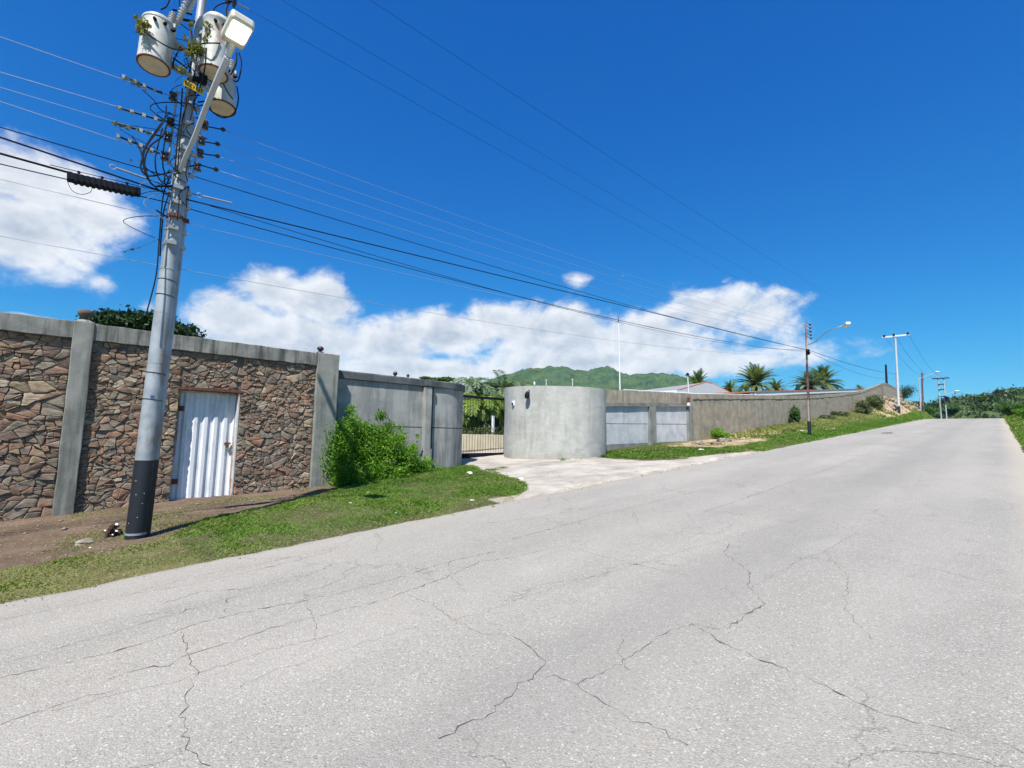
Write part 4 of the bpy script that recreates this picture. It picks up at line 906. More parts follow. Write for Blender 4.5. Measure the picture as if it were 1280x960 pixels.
vp = [((178, 30), .07), ((176, 38), .06), ((182, 33), .06), ((170, 22), .035), ((243, 60), .09), ((236, 66), .06), ((250, 62), .07), ((261, 34), .07), ((262, 44), .06), ((238, 30), .04), ((228, 88), .05), ((232, 48), .035), ((258, 50), .05)]
pts = np.concatenate([blobpts(U(*p, 6.98), (r, r, r*1.1), int(60*(r/.06)**2), 50+i) for i, (p, r) in enumerate(vp)])
leaves('foliage', pts, .042, M['vine'], vine, 3)
b = MB()
for L in ([(178, 38, 6.98), (196, 50, 6.92), (216, 60, 6.95), (243, 60, 6.98)], [(243, 60, 6.98), (256, 45, 6.95), (262, 30, 6.95)], [(182, 33, 6.98), (176, 26, 6.98), (168, 20, 7)], [(243, 60, 7), (238, 45, 7), (238, 28, 7)]): b.tube(smooth_path(L), .005, 4)
b.build('stem', M['bark'], vine)
vine2 = thing('air_plants', 'tufts of dry air plants growing on the dead end grips left of the pole', 'air plants', tuple(U(170, 110)))
vp = [((158, 98), .03), ((166, 103), .035), ((173, 106), .03), ((180, 112), .025), ((144, 154), .035), ((152, 158), .03), ((160, 160), .03), ((172, 162), .025), ((184, 166), .03), ((150, 136), .025), ((165, 142), .02), ((165, 312), .025), ((156, 314), .015), ((174, 309), .015), ((200, 287), .02), ((198, 300), .02), ((206, 262), .02), ((163, 200), .02), ((200, 115), .02), ((188, 190), .025), ((176, 202), .02)]
pts = np.concatenate([blobpts(U(*p, 7.28), (r, r, r), int(26*(r/.03)**2), 90+i) for i, (p, r) in enumerate(vp)]); leaves('foliage', pts, .026, M['scrub'], vine2, 5)
b = MB(); b.tube(smooth_path([(196, 300, 7.25), (180, 307, 7.28), (165, 312, 7.28), (152, 315, 7.28)]), .0025, 4); b.build('stem', M['bark'], vine2)

# ------------------------------------------------------------------ second pole (28 m up the road)
p2b = at_y(1012, 545, 6.8); p2t = at_y(1007, 405, 6.8)
pl2 = thing('rusty_pole', 'slim rusty red utility pole with black foot beside the long wall', 'utility pole', (p2b[0], 6.8, GZ(p2b[0], 6.8)))
def pt2(z): t = (z-p2b[2])/(p2t[2]-p2b[2]); return Vector((p2b[0]+(p2t[0]-p2b[0])*t, 6.8, z))
zz = [GZ(p2b[0], 6.8)-.3, 2.3, 3.4, 5.3, p2t[2]]
for i, (nm, m_, r0, r1) in enumerate((('painted_foot', M['black'], .085, .083), ('lower_tube', M['rustp'], .083, .075), ('middle_tube', M['rustd'], .062, .055), ('upper_tube', M['rustp'], .046, .038))):
    b = MB(); b.tube([pt2(zz[i]), pt2(zz[i+1])], [r0, r1], 12); b.build(nm, m_, pl2, smooth=True)
for k in range(5):
    p = Vector(at_y(1012.5+.3*k, 406+4.3*k, 6.8)); b = MB(); b.lathe([(.03, -.05), (.065, -.03), (.045, 0), (.065, .03), (.03, .05)], p, 8); b.tube([pt2(p.z), p], .014, 4); b.build('spool_insulator', M['porcelain'], pl2)
b = MB(); p = Vector(at_y(1010, 440, 6.7)); b.box(p, (.20, .14, .26), 0, Matrix.Rotation(rad(-40), 3, 'Y')); b.build('splice_box', M['gate'], pl2, bevel=.02)
l2 = thing('street_lamp', 'far street lamp with a white head on the rusty pole by the long wall', 'street lamp', tuple(pt2(at_y(1010, 431, 6.8)[2])), 'street lamps on the rusty poles')
b = MB(); b.tube(smooth_path([(1010, 431, 6.75), (1019, 427, 6.2), (1033, 415, 5.4), (1046, 410, 4.8), (1054, 407, 4.55)]), .024, 6); b.build('arm', M['greyp'], l2, smooth=True)
p = U(1058, 406, 4.4); a_ = U(1062, 404.5, 4.2)-U(1054, 407.5, 4.55); b = MB(); b.box(p, (.46, .19, .12), math.atan2(a_.y, a_.x), Matrix.Rotation(rad(-8), 3, 'Y')); b.build('lamp_head', M['white'], l2, bevel=.03)
# T pole
tp = at_y(1124, 520, 8.0); tz = at_y(1119, 418.5, 8.0); tg = GZ(tp[0], 8.0)
T = thing('crossarm_pole', 'pale grey pole with a single crossarm and three insulators near the wall peak', 'utility pole', (tp[0], 8.0, tg))
def ptT(z): t = (z-tp[2])/(tz[2]-tp[2]); return Vector((tp[0]+(tz[0]-tp[0])*t, 8.0, z))
for nm, m_, a, b_, r0, r1 in (('painted_foot', M['black'], min(tg, tp[2])-.4, tp[2]+1.15, .145, .14), ('lower_tube', M['greyp'], tp[2]+1.15, 9.4, .14, .125), ('upper_tube', M['greyp'], 9.4, tz[2], .11, .09)):
    b = MB(); b.tube([ptT(a), ptT(b_)], [r0, r1], 12); b.build(nm, m_, T, smooth=True)
top3 = [Vector(at_x(px, py, tz[0])) for px, py in ((1105.5, 420.5), (1117.5, 419), (1135, 417.3))]
A = Vector((tz[0], 8, tz[2])); b = MB(); w0, w2 = at_x(1103, 422, tz[0]), at_x(1137, 418.5, tz[0]); b.box(((w0[0]+w2[0])/2-.15, (w0[1]+w2[1])/2, (w0[2]+w2[2])/2), (.12, abs(w0[1]-w2[1]), .16)); b.build('crossarm', M['white'], T)
INS = []
for p in top3:
    b = MB(); b.lathe([(.05, -.02), (.16, .06), (.09, .12), (.16, .2), (.06, .28)], (p.x-.15, p.y, p.z-.12), 8); b.build('pin_insulator', M['porcelain'], T); INS.append(Vector((p.x-.15, p.y, p.z+.14)))
# farther poles
def simple_pole(label, pxb, pxt, Y, r, m_, name='utility_pole', foot=True, group=None):
    B_ = at_y(*pxb, Y); T_ = at_y(*pxt, Y); z0 = GZ(B_[0], Y); t_ = thing(name, label, 'utility pole', (B_[0], Y, z0), group)
    b = MB(); zm_ = max(z0, B_[2])+1.2; f = (zm_-z0)/(T_[2]-z0); mid_ = (B_[0]+(T_[0]-B_[0])*f, Y, zm_)
    b.tube([(B_[0], Y, z0-.4), mid_], [r, r*.97], 8); b.build('painted_foot', M['black'], t_, smooth=True); b = MB(); b.tube([mid_, T_], [r*.95, r*.7], 8); b.build('tube', m_, t_, smooth=True); return t_, Vector(T_)
f1, f1t = simple_pole('thin dark pole beyond the crossarm pole where the road crests', (1154, 517), (1152.3, 466), 8.0, .14, M['rustd'])
b = MB()
for k in range(4): p = Vector(at_y(1153.5, 468+2.6*k, 8.0)); b.lathe([(.08, -.08), (.13, 0), (.08, .08)], p+Vector((.1, 0, 0)), 6)
b.build('insulator_rack', M['porcelain'], f1)
f2, f2t = simple_pole('dark pole rising just behind the peak of the long wall', (1109, 500), (1107.3, 456), 13.0, .2, M['gate'])
# H frame with transformer, two lamps beyond
hY = 9.0; hb = at_y(1180, 517, hY); hx = hb[0]
Hf = thing('twin_pole_frame', 'far twin pole frame with crossarms and a small transformer beyond the crest', 'pole frame', (hx, hY, GZ(hx, hY)))
hp = [at_x(1172.5, 474, hx), at_x(1179.5, 474, hx)]
for p in hp: b = MB(); b.tube([(hx, p[1], GZ(hx, hY)-1), (hx, p[1], p[2]+.6)], 0.12, 8); b.build('tube', M['greyp'], Hf, smooth=True)
for pyy, e in ((473, .9), (480.5, 0), (487, 0), (495.5, .2)):
    z = at_x(1176, pyy, hx)[2]; b = MB(); b.box((hx-.2, (hp[0][1]+hp[1][1])/2, z), (.18, abs(hp[0][1]-hp[1][1])+e*2.4, .22)); b.build('crossarm', M['gate'], Hf)
z = at_x(1180, 499, hx)[2]; b = MB(); b.lathe([(.30, -.55), (.32, 0), (.32, .5), (.2, .6)], (hx-.3, hp[1][1]-.35, z), 10); b.build('transformer_tank', M['gate'], Hf, smooth=True)
for (px, py, lab, Y) in ((1172, 465, 'distant street lamp above the twin pole frame', 6.0), (1196.5, 489, 'most distant street lamp, low over the road crest', 5.5)):
    p = Vector(at_y(px, py, Y)); base = Vector((p.x, 8.3, GZ(p.x, 8.3))); t_ = thing('street_lamp', lab, 'street lamp', tuple(base), 'street lamps on the rusty poles'); w_ = .0065*p.length
    b = MB(); b.tube([base-Vector((0, 0, .5)), Vector((p.x, 8.3, p.z-.9)), p], [.12, .07, .04], 6); b.build('post', M['greyp'], t_, smooth=True)
    b = MB(); b.lathe([(w_*.35, -w_*.2), (w_*.5, 0), (w_*.3, w_*.16)], p, 10); b.build('lamp_head', M['white'], t_, smooth=True)

# ------------------------------------------------------------------ cables
def cable(name, label, cat, px, r, m_, ylin=(PY, PY, 0, 1), xr=None, group=None, n=60, parent=None, extra=None):
    """points picked along the cable are put on its vertical plane and a parabola is hung through them"""
    P = []
    yA, yB, xA, xB = ylin
    for (a, b_) in px:
        s = (yB-yA)/(xB-xA) if xB != xA else 0; d = ray(a, b_); t = (yA-s*xA)/(d[1]-s*d[0]); P.append((d[0]*t, d[1]*t, CAMZ+d[2]*t))
    P += [tuple(e) for e in (extra or [])]
    X_ = np.array([p[0] for p in P]); Z_ = np.array([p[2] for p in P]); deg = 2 if len(P) > 2 else 1; wts = np.ones(len(P)); wts[0] = wts[-1] = 6
    co = np.polyfit(X_, Z_, deg, w=wts)
    if deg == 2 and co[0] < 0: co = np.array([.0006, *np.polyfit(X_, Z_-.0006*X_**2, 1, w=wts)])
    x0, x1 = xr or (X_.min(), X_.max()); xs_ = x0+(x1-x0)*np.linspace(0, 1, n)**1.0
    s = (yB-yA)/(xB-xA) if xB != xA else 0
    pts = [(x, yA+s*(x-xA), float(np.polyval(co, x))) for x in xs_]
    b = MB(); b.tube(pts, r, 5); o = b.build(name, m_, parent, smooth='all', origin=pts[0] if not parent else None)
    if label: tag(o, label, cat, group)
    return o, pts
rightY = (PY, 6.8, PX(4.5), p2b[0])
leftY = (PY, PY, 0, 1)
Lw = [('upper_line', 'bare line running left from the highest spool insulator', [(0, 46), (80, 72), (160, 98), (216, 121)], .0045, 'alu'),
      ('line', 'second bare line down running left from the near pole', [(0, 90), (80, 113), (145, 133), (213, 153)], .0045, 'alu'),
      ('line', 'third bare line down running left from the near pole', [(0, 109), (70, 128), (140, 152), (210, 172)], .0035, 'alu'),
      ('line', 'lowest bare line running left from the near pole', [(0, 127), (80, 148), (148, 171), (206, 195)], .0045, 'alu')]
for nm, lab, px, r, m_ in Lw: cable('overhead_line', lab, 'power line', px, r, M[m_], leftY, xr=(-30, U(*px[-1]).x), group='bare lines left of the near pole')
# dead-end grips on those lines
for (a, b_, lab) in (((152, 95), (203, 117), 'highest'), ((146, 134), (206, 152), 'second'), ((140, 153), (204, 171), 'third'), ((145, 169), (200, 192), 'lowest')):
    A, B_ = U(*a), U(*b_); g2 = thing('dead_end_grip', lab+' line grip with clamps left of the near pole', 'line clamp', tuple(A), 'dead end grips'); b = MB(); b.tube([A, B_], .011, 6); b.build('grip_rod', M['gate'], g2)
    for k in (0.05, .3, .55, .8): p = A+(B_-A)*k; b = MB(); b.box(p, (.035, .03, .045)); b.build('clamp', M['galv'], g2)
for i, (a, b_) in enumerate((((258, 158), (279, 162)), ((254, 177), (272, 180)), ((252, 192), (272, 195)), ((250, 206), (270, 212)))):
    A, B_ = U(*a), U(*b_); g2 = thing('strain_link', ('topmost', 'second highest', 'second lowest', 'lowest')[i]+' insulated link on the right side of the near pole', 'line clamp', tuple(A), 'strain links'); b = MB(); b.tube([A, B_], .008, 6); b.build('link_rod', M['gate'], g2)
    b = MB(); b.lathe([(.012, -.03), (.03, -.012), (.03, .012), (.012, .03)], B_, 10, (1, 0, 0)); b.build('link_insulator', M['porcelain'], g2)
R4 = [([(279, 162), (440, 229), (640, 296), (820, 352), (1010, 407)], 'topmost'), ([(272, 180), (440, 240), (640, 308), (820, 361), (1010, 411)], 'second highest'), ([(272, 195), (440, 254), (640, 318), (820, 370), (1010, 415)], 'second lowest'), ([(270, 212), (440, 266), (640, 330), (820, 380), (1010, 420)], 'lowest')]
for px, w_ in R4: cable('overhead_line', w_+' of four thin lines from the near pole to the rusty pole', 'power line', px, .0032, M['alu'], rightY, group='thin lines to the rusty pole')
cable('communication_cable', 'black cable above the thick pair between the near pole and the rusty pole', 'cable', [(232, 217), (252, 231), (440, 284), (700, 358), (900, 411), (1010, 437)], .0062, M['wire'], rightY)
cable('communication_cable', 'thickest black cable sagging from the near pole to the rusty pole', 'cable', [(222, 247), (300, 257), (440, 294), (700, 362), (900, 413), (1010, 438)], .0095, M['wire'], rightY)
cable('communication_cable', 'thin cable just below the thickest cable right of the near pole', 'cable', [(262, 257), (330, 280), (440, 312), (700, 384), (1010, 437)], .0045, M['wire'], rightY)
cable('communication_cable', 'lowest heavy cable between the near pole and the rusty pole', 'cable', [(226, 258), (330, 290), (440, 321), (700, 385), (900, 424), (1010, 439)], .0065, M['wire'], rightY)
cable('communication_cable', 'faint grey cable well below the black cables right of the near pole', 'cable', [(0, 224), (100, 245), (228, 277), (330, 302), (640, 372), (900, 425), (1010, 441)], .0032, M['alu'], rightY)
cable('communication_cable', 'lowest faint cable crossing in front of the clouds', 'cable', [(0, 295), (100, 313), (225, 337), (450, 377), (640, 408), (860, 436), (1010, 443)], .0032, M['alu'], rightY)
cable('communication_cable', 'thin black cable running left just above the thick cable', 'cable', [(0, 159), (110, 190), (180, 212), (216, 222)], .0065, M['wire'], leftY, xr=(-30, PX(4.6)))
cable('communication_cable', 'thick black cable running left from the near pole', 'cable', [(0, 172), (60, 185), (120, 197), (180, 225), (222, 246)], .011, M['wire'], leftY, xr=(-30, PX(4.4)))
cable('communication_cable', 'doubled black cable entering the left end of the splice box', 'cable', [(0, 192), (40, 200), (62, 206), (86, 216)], .013, M['wire'], leftY, xr=(-30, U(86, 216).x))
cable('communication_cable', 'thin cable running along the bottom of the splice box', 'cable', [(0, 205), (86, 224), (176, 245), (222, 256)], .0065, M['wire'], leftY, xr=(-30, PX(4.3)))
cable('communication_cable', 'short thin cable above the splice box reaching the pole', 'cable', [(62, 206), (110, 216), (170, 231), (222, 244)], .0045, M['wire'], leftY)
for (a, b_, lab) in (((145, 210), (182, 223), 'grey spiral grip on the cable left of the near pole'), ((253, 245), (290, 254), 'grey spiral grip on the cable right of the near pole')):
    A, B_ = U(*a), U(*b_); b = MB(); b.tube([A, B_], .014, 8); g2 = b.build('cable_grip', M['alu'], origin=tuple(A)); tag(g2, lab, 'cable grip')
    e = -1 if a[0] < 200 else -1; c0 = A+(A-B_).normalized()*.03; b = MB(); b.tube([c0+Vector((.03*math.cos(t_), 0, .03*math.sin(t_))) for t_ in np.linspace(0, 6.28, 12)], .005, 5); b.build('ring', M['galv'], g2)
    c1 = Vector(pp(c0.z-.02, 0)); b = MB(); b.tube([c0, c1] if a[0] > 200 else [B_, Vector(pp(B_.z-.03, 0))], .006, 5); b.build('tie', M['wire'], g2)
# splice box
sb = thing('splice_closure', 'long black ribbed splice box hanging on the cables left of the pole', 'splice box', tuple(U(130, 231)))
A, B_ = U(84, 221), U(175, 241); d = (B_-A); L_ = d.length; d.normalize(); an_ = -math.asin(d.z); Rt = Matrix.Rotation(an_, 3, 'Y')
C0 = (A+B_)/2; b = MB(); b.box(C0, (L_*.9, .12, .088), 0, Rt); b.build('body', M['gate'], sb, bevel=.012)
for k in (-1, 1): b = MB(); b.box(C0+d*k*L_*.465+Vector((0, 0, .005)), (L_*.08, .10, .10), 0, Rt); b.build('end_cap', M['gate'], sb, bevel=.01)
for k in range(11): b = MB(); b.box(C0+d*(k-5)*L_*.078+Vector((0, 0, -.004)), (.03, .128, .094), 0, Rt); b.build('rib', M['gate'], sb, bevel=.003)
for k in (-.36, -.05, .3): b = MB(); p = C0+d*k*L_; b.tube([p, p+Vector((0, 0, .10))], .009, 6); b.box(p+Vector((0, 0, .085)), (.03, .02, .02)); b.build('hanger', M['gate'], sb)
b = MB(); b.tube(smooth_path([(84, 226, 7.3), (90, 238, 7.28), (102, 243, 7.28), (113, 240, 7.28), (115, 234, 7.3)]), .0035, 4); b.build('ground_wire', M['wire'], sb)
b = MB(); b.tube(smooth_path([(175, 243, 7.3), (190, 239, 7.3), (204, 240, 7.3), (216, 244, 7.3)]), .005, 4); b.build('tail_cable', M['wire'], sb)
# three high lines to the T pole
for k, (px, lab) in enumerate((([(312, 12), (440, 85), (640, 201), (860, 322), (1000, 382)], 'lowest of three high lines reaching the crossarm pole'), ([(352, 0), (440, 50), (640, 168), (860, 300), (1000, 372)], 'middle one of three high lines reaching the crossarm pole'), ([(463, 0), (640, 118), (860, 262), (1000, 345)], 'highest of three high lines reaching the crossarm pole'))):
    y0 = (PY+.35, PY-.0, PY-.75)[k]; e = INS[k]
    cable('high_line', lab, 'power line', px, .0026, M['wire'], (y0, e.y, 1.6, e.x), xr=(1.55 if k == 0 else PX(7.6)+.2, e.x), group='high lines over the road', n=90, extra=[e])
    b = MB()
g2 = thing('strain_insulator', 'dark strain insulator string at the top right of the near pole', 'insulator', tuple(U(290, 2, PY+.35))); A, B_ = U(281, -3, PY+.35), U(306, 9, PY+.35)
for k in range(2): b = MB(); p = A+(B_-A)*(.15+.33*k); b.lathe([(.02, -.03), (.075, -.02), (.08, 0), (.02, .03)], p, 14, (B_-A)); b.build('disc', M['porcelain'], g2, smooth=True)
b = MB(); b.tube([A, B_, U(312, 12, PY+.35)], .012, 6); b.build('clevis', M['alu'], g2)
# onward from the rusty pole
onY = (6.8, 8.0, p2b[0], tp[0])
cable('communication_cable', 'cable continuing from the rusty pole up to the crossarm pole', 'cable', [(1012, 438), (1050, 452), (1100, 464), (1122, 467)], .013, M['wire'], onY)
cable('communication_cable', 'lower cable continuing from the rusty pole up the road', 'cable', [(1012, 440), (1040, 456), (1080, 468), (1122, 472)], .008, M['wire'], onY)
for k, e in enumerate(INS):
    b = MB(); e2 = Vector((hx, hp[0][1]+(1.2-k*1.4), at_x(1176, 472, hx)[2]+.3)); b.tube(sagp(e, e2, 2.0, 20), .012, 4); tag(b.build('high_line', M['wire'], origin=tuple(e)), ('left', 'middle', 'right')[k]+' line from the crossarm pole on to the twin pole frame', 'power line', 'lines beyond the crossarm pole')

# ------------------------------------------------------------------ poles and fittings above the walls
B_ = at_y(776, 487, 10.6); T_ = at_y(773, 397, 10.6); t_ = thing('antenna_mast', 'slender white mast with a reddish tip behind the panel wall', 'mast', (B_[0], 10.6, 1.0))
b = MB(); b.tube([(B_[0], 10.6, .9), (B_[0]+(T_[0]-B_[0])*.9, 10.6, B_[2]+(T_[2]-B_[2])*.93)], [.035, .018], 8); b.build('tube', M['white'], t_, smooth=True); b = MB(); b.tube([(B_[0]+(T_[0]-B_[0])*.9, 10.6, B_[2]+(T_[2]-B_[2])*.93), T_], [.02, .012], 6); b.build('tip', M['rust'], t_)
B_ = at_y(863, 492, 10.45); T_ = at_y(859.5, 469, 10.45); t_ = thing('wall_post_light', 'short white post with a small dark light at the end of the panel wall', 'light post', (B_[0], 10.45, 1.2))
b = MB(); b.tube([(B_[0], 10.45, 1.0), T_], .024, 6); b.build('tube', M['white'], t_, smooth=True); b = MB(); b.lathe([(.03, -.02), (.08, 0), (.07, .08), (.02, .12)], T_, 10); b.build('light', M['gate'], t_, smooth=True)
for (px, py, k, lab) in ((494, 467, 1.0, 'dark finial on a far pillar behind the grey wall, the larger of two'), (510, 469.5, .72, 'smaller dark finial on a far pillar behind the grey wall')):
    Y = 19.0; p = Vector(at_y(px, py, Y)); t_ = thing('far_pillar', lab, 'pillar', (p.x, Y, .3)); b = MB(); b.bb(p.x-.15, p.x+.15, Y-.15, Y+.15, -.2, p.z-.18*k); b.build('shaft', M['frame_c'], t_, bevel=.01)
    b = MB(); r = .10*k; b.lathe([(.05*k, -.18*k), (.035*k, -.09*k)]+[(r*math.cos(a)+.001, r*math.sin(a)) for a in np.linspace(-1.2, 1.5, 8)], p, 10); b.build('ball', M['ball2'], t_, smooth='all')

# ------------------------------------------------------------------ houses behind the long wall
def window(par, x, y, z, w=1.2, h=1.1):
    b = MB(); b.bb(x-w/2, x+w/2, y-.05, y+.02, z-h/2, z+h/2); f = b.build('window', M['white'], par, bevel=.01)
    for s in (-1, 1): b = MB(); b.bb(x+s*w/4-w/4+.06, x+s*w/4+w/4-.06, y-.07, y-.052, z-h/2+.07, z+h/2-.07); b.build('pane', M['glass'], f)
def hip(name, label, x0, x1, y0, y1, zg_, ze, zr, roof, ridge, trim=None):
    t_ = thing(name, label, 'house', ((x0+x1)/2, (y0+y1)/2, zg_)); b = MB(); b.bb(x0+.5, x1-.5, y0+.5, y1-.5, zg_-.5, ze-.02); b.build('wall', M['wallw'], t_)
    ym = (y0+y1)/2; rr0, rr1 = ridge; b = MB(); vs = [(x0, y0, ze), (x1, y0, ze), (x1, y1, ze), (x0, y1, ze), (rr0, ym, zr), (rr1, ym, zr), (x0, y0, ze-.18), (x1, y0, ze-.18), (x1, y1, ze-.18), (x0, y1, ze-.18)]
    b.add(vs, [(0, 1, 5, 4), (1, 2, 5), (2, 3, 4, 5), (3, 0, 4), (9, 8, 7, 6)]); ro = b.build('roof', M[roof], t_)
    b = MB()
    for k in range(4): a, c_ = vs[k], vs[(k+1) % 4]; m_ = ((a[0]+c_[0])/2, (a[1]+c_[1])/2, ze-.09); b.box(m_, (abs(a[0]-c_[0])+.12 if a[1] == c_[1] else .1, abs(a[1]-c_[1]) if a[0] == c_[0] else .1, .22))
    b.build('fascia', M[trim or 'white'], ro)
    b = MB(); b.tube([(rr0, ym, zr), (rr1, ym, zr)], .12, 6); b.tube([(rr0, ym, zr), (x0, y0, ze)], .1, 5); b.tube([(rr1, ym, zr), (x1, y0, ze)], .1, 5); b.build('ridge_cap', M['roofr'] if roof == 'roofg' else M[roof], ro)
    for x in np.arange(x0+2.2, x1-1.5, 3.2): window(t_, x, y0+.5, zg_+1.5)
    b = MB(); xd = (x0+x1)/2; b.bb(xd-.45, xd+.45, y0+.42, y0+.5, zg_, zg_+2.1); b.build('door', M['rustp'], t_)
    return t_
Yh = 24.0; a0 = at_y(846, 491, Yh); a1 = at_y(932, 493, Yh); ap = at_y(886, 479.5, Yh+4)
hip('house', 'house with a grey hipped roof rising behind the wall end pillar', a0[0], a1[0], Yh, Yh+8, GZ(50, 20)-.5, at_y(880, 493.5, Yh)[2], ap[2]+.1, 'roofg', (ap[0]-1.0, ap[0]+1.2))
Yh = 20.0; a0 = at_y(944, 492, Yh); a1 = at_y(1078, 490, Yh); ze = at_y(1010, 491, Yh)[2]
t_ = thing('long_house', 'long low house with white fascia and terracotta roof edge under the palms', 'house', ((a0[0]+a1[0])/2, Yh+3, GZ(70, 18)))
zA, zB = at_y(944, 490.5, Yh)[2], at_y(1078, 486.8, Yh)[2]; n = 10
b = MB(); slab(b, a0[0]+.5, a1[0]-.5, Yh+.4, Yh+7, lambda x: GZ(x, 18)-1, lambda x: lerp(zA, zB, (x-a0[0])/(a1[0]-a0[0]))-.4, 6); b.build('wall', M['wallw'], t_)
fz = lambda o: (lambda x: lerp(zA, zB, (x-a0[0])/(a1[0]-a0[0]))+o)
b = MB(); slab(b, a0[0], a1[0], Yh-.1, Yh+.1, fz(-.45), fz(.02), 6); b.build('fascia', M['white'], t_)
b = MB(); slab(b, a0[0]-.1, a1[0]+.1, Yh-.18, Yh+7.4, fz(.022), fz(.17), 6); b.build('roof', M['roofr'], t_)
for x in np.arange(a0[0]+3, a1[0]-2, 4.5): window(t_, x, Yh+.4, fz(0)(x)-1.9)

# ------------------------------------------------------------------ mountains and near hill
def mountain(name, px, dist, depth, mat_, seed, rough, na=150, nd=46, basepx=560):
    A = [azel(*p) for p in px]; aa = np.array([a for a, e in A])[::-1]; ee = np.array([e for a, e in A])[::-1]
    a_ = np.linspace(aa.min()-.06, aa.max()+.06, na); d_ = np.linspace(0, 1, nd); AA, DD = np.meshgrid(a_, d_, indexing='ij')
    R_ = dist+depth*(DD-.5); prof = np.interp(AA, aa, ee, left=ee[0]*.5, right=ee[-1]*.5)
    crest = (np.tan(prof)*dist)*(1+(vnoise(AA*90, AA*0, 1.0, seed+2, 5)-.5)*.075)+CAMZ; sh = np.where(DD < .5, ss(DD, -.05, .5)**1.15, 1-.5*ss(DD, .5, 1.1)); Xm = R_*np.cos(AA); Ym = R_*np.sin(AA)
    nz_ = vnoise(Xm, Ym, depth*.16, seed, 6)-.5; rdg = 1-np.abs(vnoise(Xm, Ym, depth*.22, seed+4, 4)*2-1)
    Zm = crest*sh+rough*(nz_*.9+(rdg-.6)*.8)*np.abs(1-np.exp(-((DD-.5)/.16)**2))*(ss(DD, 0, .15))+(vnoise(Xm, Ym, depth*.02, seed+9, 3)-.5)*rough*.10
    Zm = Zm-(1-ss(DD, 0, .1))*8
    idx = np.arange(Xm.size).reshape(Xm.shape); Q = np.stack([idx[:-1, :-1], idx[:-1, 1:], idx[1:, 1:], idx[1:, :-1]], -1).reshape(-1, 4)[:, ::-1]
    return tag(np_mesh(name, np.stack([Xm, Ym, Zm], -1).reshape(-1, 3), Q, mat_, smooth=True), kind='structure')
mountain('mountains', [(540, 500), (575, 490), (600, 480), (625, 472), (645, 465), (660, 461), (680, 459.5), (698, 458.5), (712, 462), (724, 464.5), (738, 463), (748, 458.5), (760, 457.5), (770, 462), (780, 467.5), (792, 469.5), (805, 468.5), (820, 467), (832, 468), (850, 471), (870, 475), (900, 484), (940, 494)], 1300, 750, M['mount'], 5, 85, 420, 150)
hl = mountain('hill', [(1150, 524), (1170, 512), (1183, 507), (1195, 505), (1210, 501), (1228, 498.5), (1250, 496), (1280, 492.5), (1330, 486), (1400, 480)], 260, 190, M['hill'], 8, 9, 120, 50)

# ------------------------------------------------------------------ vegetation
def leaf_cloud(clumps, n, seed, shell=.55):
    """points spread through overlapping uneven clumps: (centre, radii)"""
    g_ = np.random.default_rng(seed); w = np.array([r[0]*r[1]+r[0]*r[2]+r[1]*r[2] for c_, r in clumps]); k = g_.choice(len(clumps), n, p=w/w.sum())
    d = g_.normal(size=(n, 3)); d /= np.linalg.norm(d, axis=1)[:, None]; c_ = np.array([np.array(c_) for c_, r in clumps])[k]; r_a = np.array([r for c_, r in clumps])[k]
    rr = g_.uniform(0, 1, (n, 1))**shell*(1+.28*g_.normal(size=(n, 1))*.5); lump = 1+.22*np.sin(d[:, :1]*7+k[:, None])*np.cos(d[:, 1:2]*6+k[:, None]*2.1)
    return c_+d*r_a*rr*lump
def shrub(name, label, cat, c_, size, n, leaf, mat_, seed, group=None, clumps=None, k=9, trunk=.03, up=.35):
    base = Vector(c_); t_ = thing(name, label, cat, tuple(base), group); q = random.Random(seed)
    if clumps is None:
        clumps = []
        for i in range(k):
            a = q.uniform(0, 6.28); rr = q.uniform(0, .62); f = q.uniform(.32, .55); h = q.uniform(.3, .85)
            clumps.append(((base.x+math.cos(a)*rr*size[0], base.y+math.sin(a)*rr*size[1], base.z+size[2]*h*(1-.35*rr)), (size[0]*f, size[1]*f, size[2]*f*.55)))
    pts = leaf_cloud(clumps, n, seed); pts = pts[pts[:, 2] > base.z-.05]
    leaves('foliage', pts, leaf, mat_, t_, seed, up)
    b = MB()
    for cc, rr in clumps: b.tube([base+Vector((q.uniform(-.1, .1)*size[0], q.uniform(-.1, .1)*size[1], -.1)), base.lerp(Vector(cc), .5)+Vector((q.uniform(-.1, .1), q.uniform(-.1, .1), 0))*size[0], Vector(cc)], [trunk, trunk*.7, trunk*.25], 5)
    b.build('branches', M['bark'], t_, smooth=True); return t_
def tree(label, c_, zc, size, n, leaf, mat_, seed, group=None, flat=.5, k=16, th=.18, name='tree'):
    base = Vector(c_); t_ = thing(name, label, 'tree', tuple(base), group); q = random.Random(seed); clumps = []
    for i in range(k):
        a = q.uniform(0, 6.28); rr = math.sqrt(q.uniform(0, 1))*.78; f = q.uniform(.22, .42)
        clumps.append(((base.x+math.cos(a)*rr*size[0], base.y+math.sin(a)*rr*size[1], zc+q.uniform(-1, 1)*size[2]*(1-rr)*.7+size[2]*.2*(1-rr)), (size[0]*f, size[1]*f, size[2]*f*flat*1.4)))
    leaves('crown', leaf_cloud(clumps, n, seed), leaf, mat_, t_, seed, .4)
    b = MB(); fork = Vector((base.x+q.uniform(-.2, .2), base.y+q.uniform(-.2, .2), base.z+(zc-base.z)*.5)); b.tube([base-Vector((0, 0, .3)), base.lerp(fork, .5)+Vector((.1, 0, 0)), fork], [th, th*.8, th*.65], 9)
    for cc, rr in clumps: m_ = fork.lerp(Vector(cc), .55)+Vector((0, 0, -.1*size[2])); b.tube([fork, m_, Vector(cc)], [th*.45, th*.28, th*.08], 5)
    b.build('trunk', M['bark'], t_, smooth=True); return t_
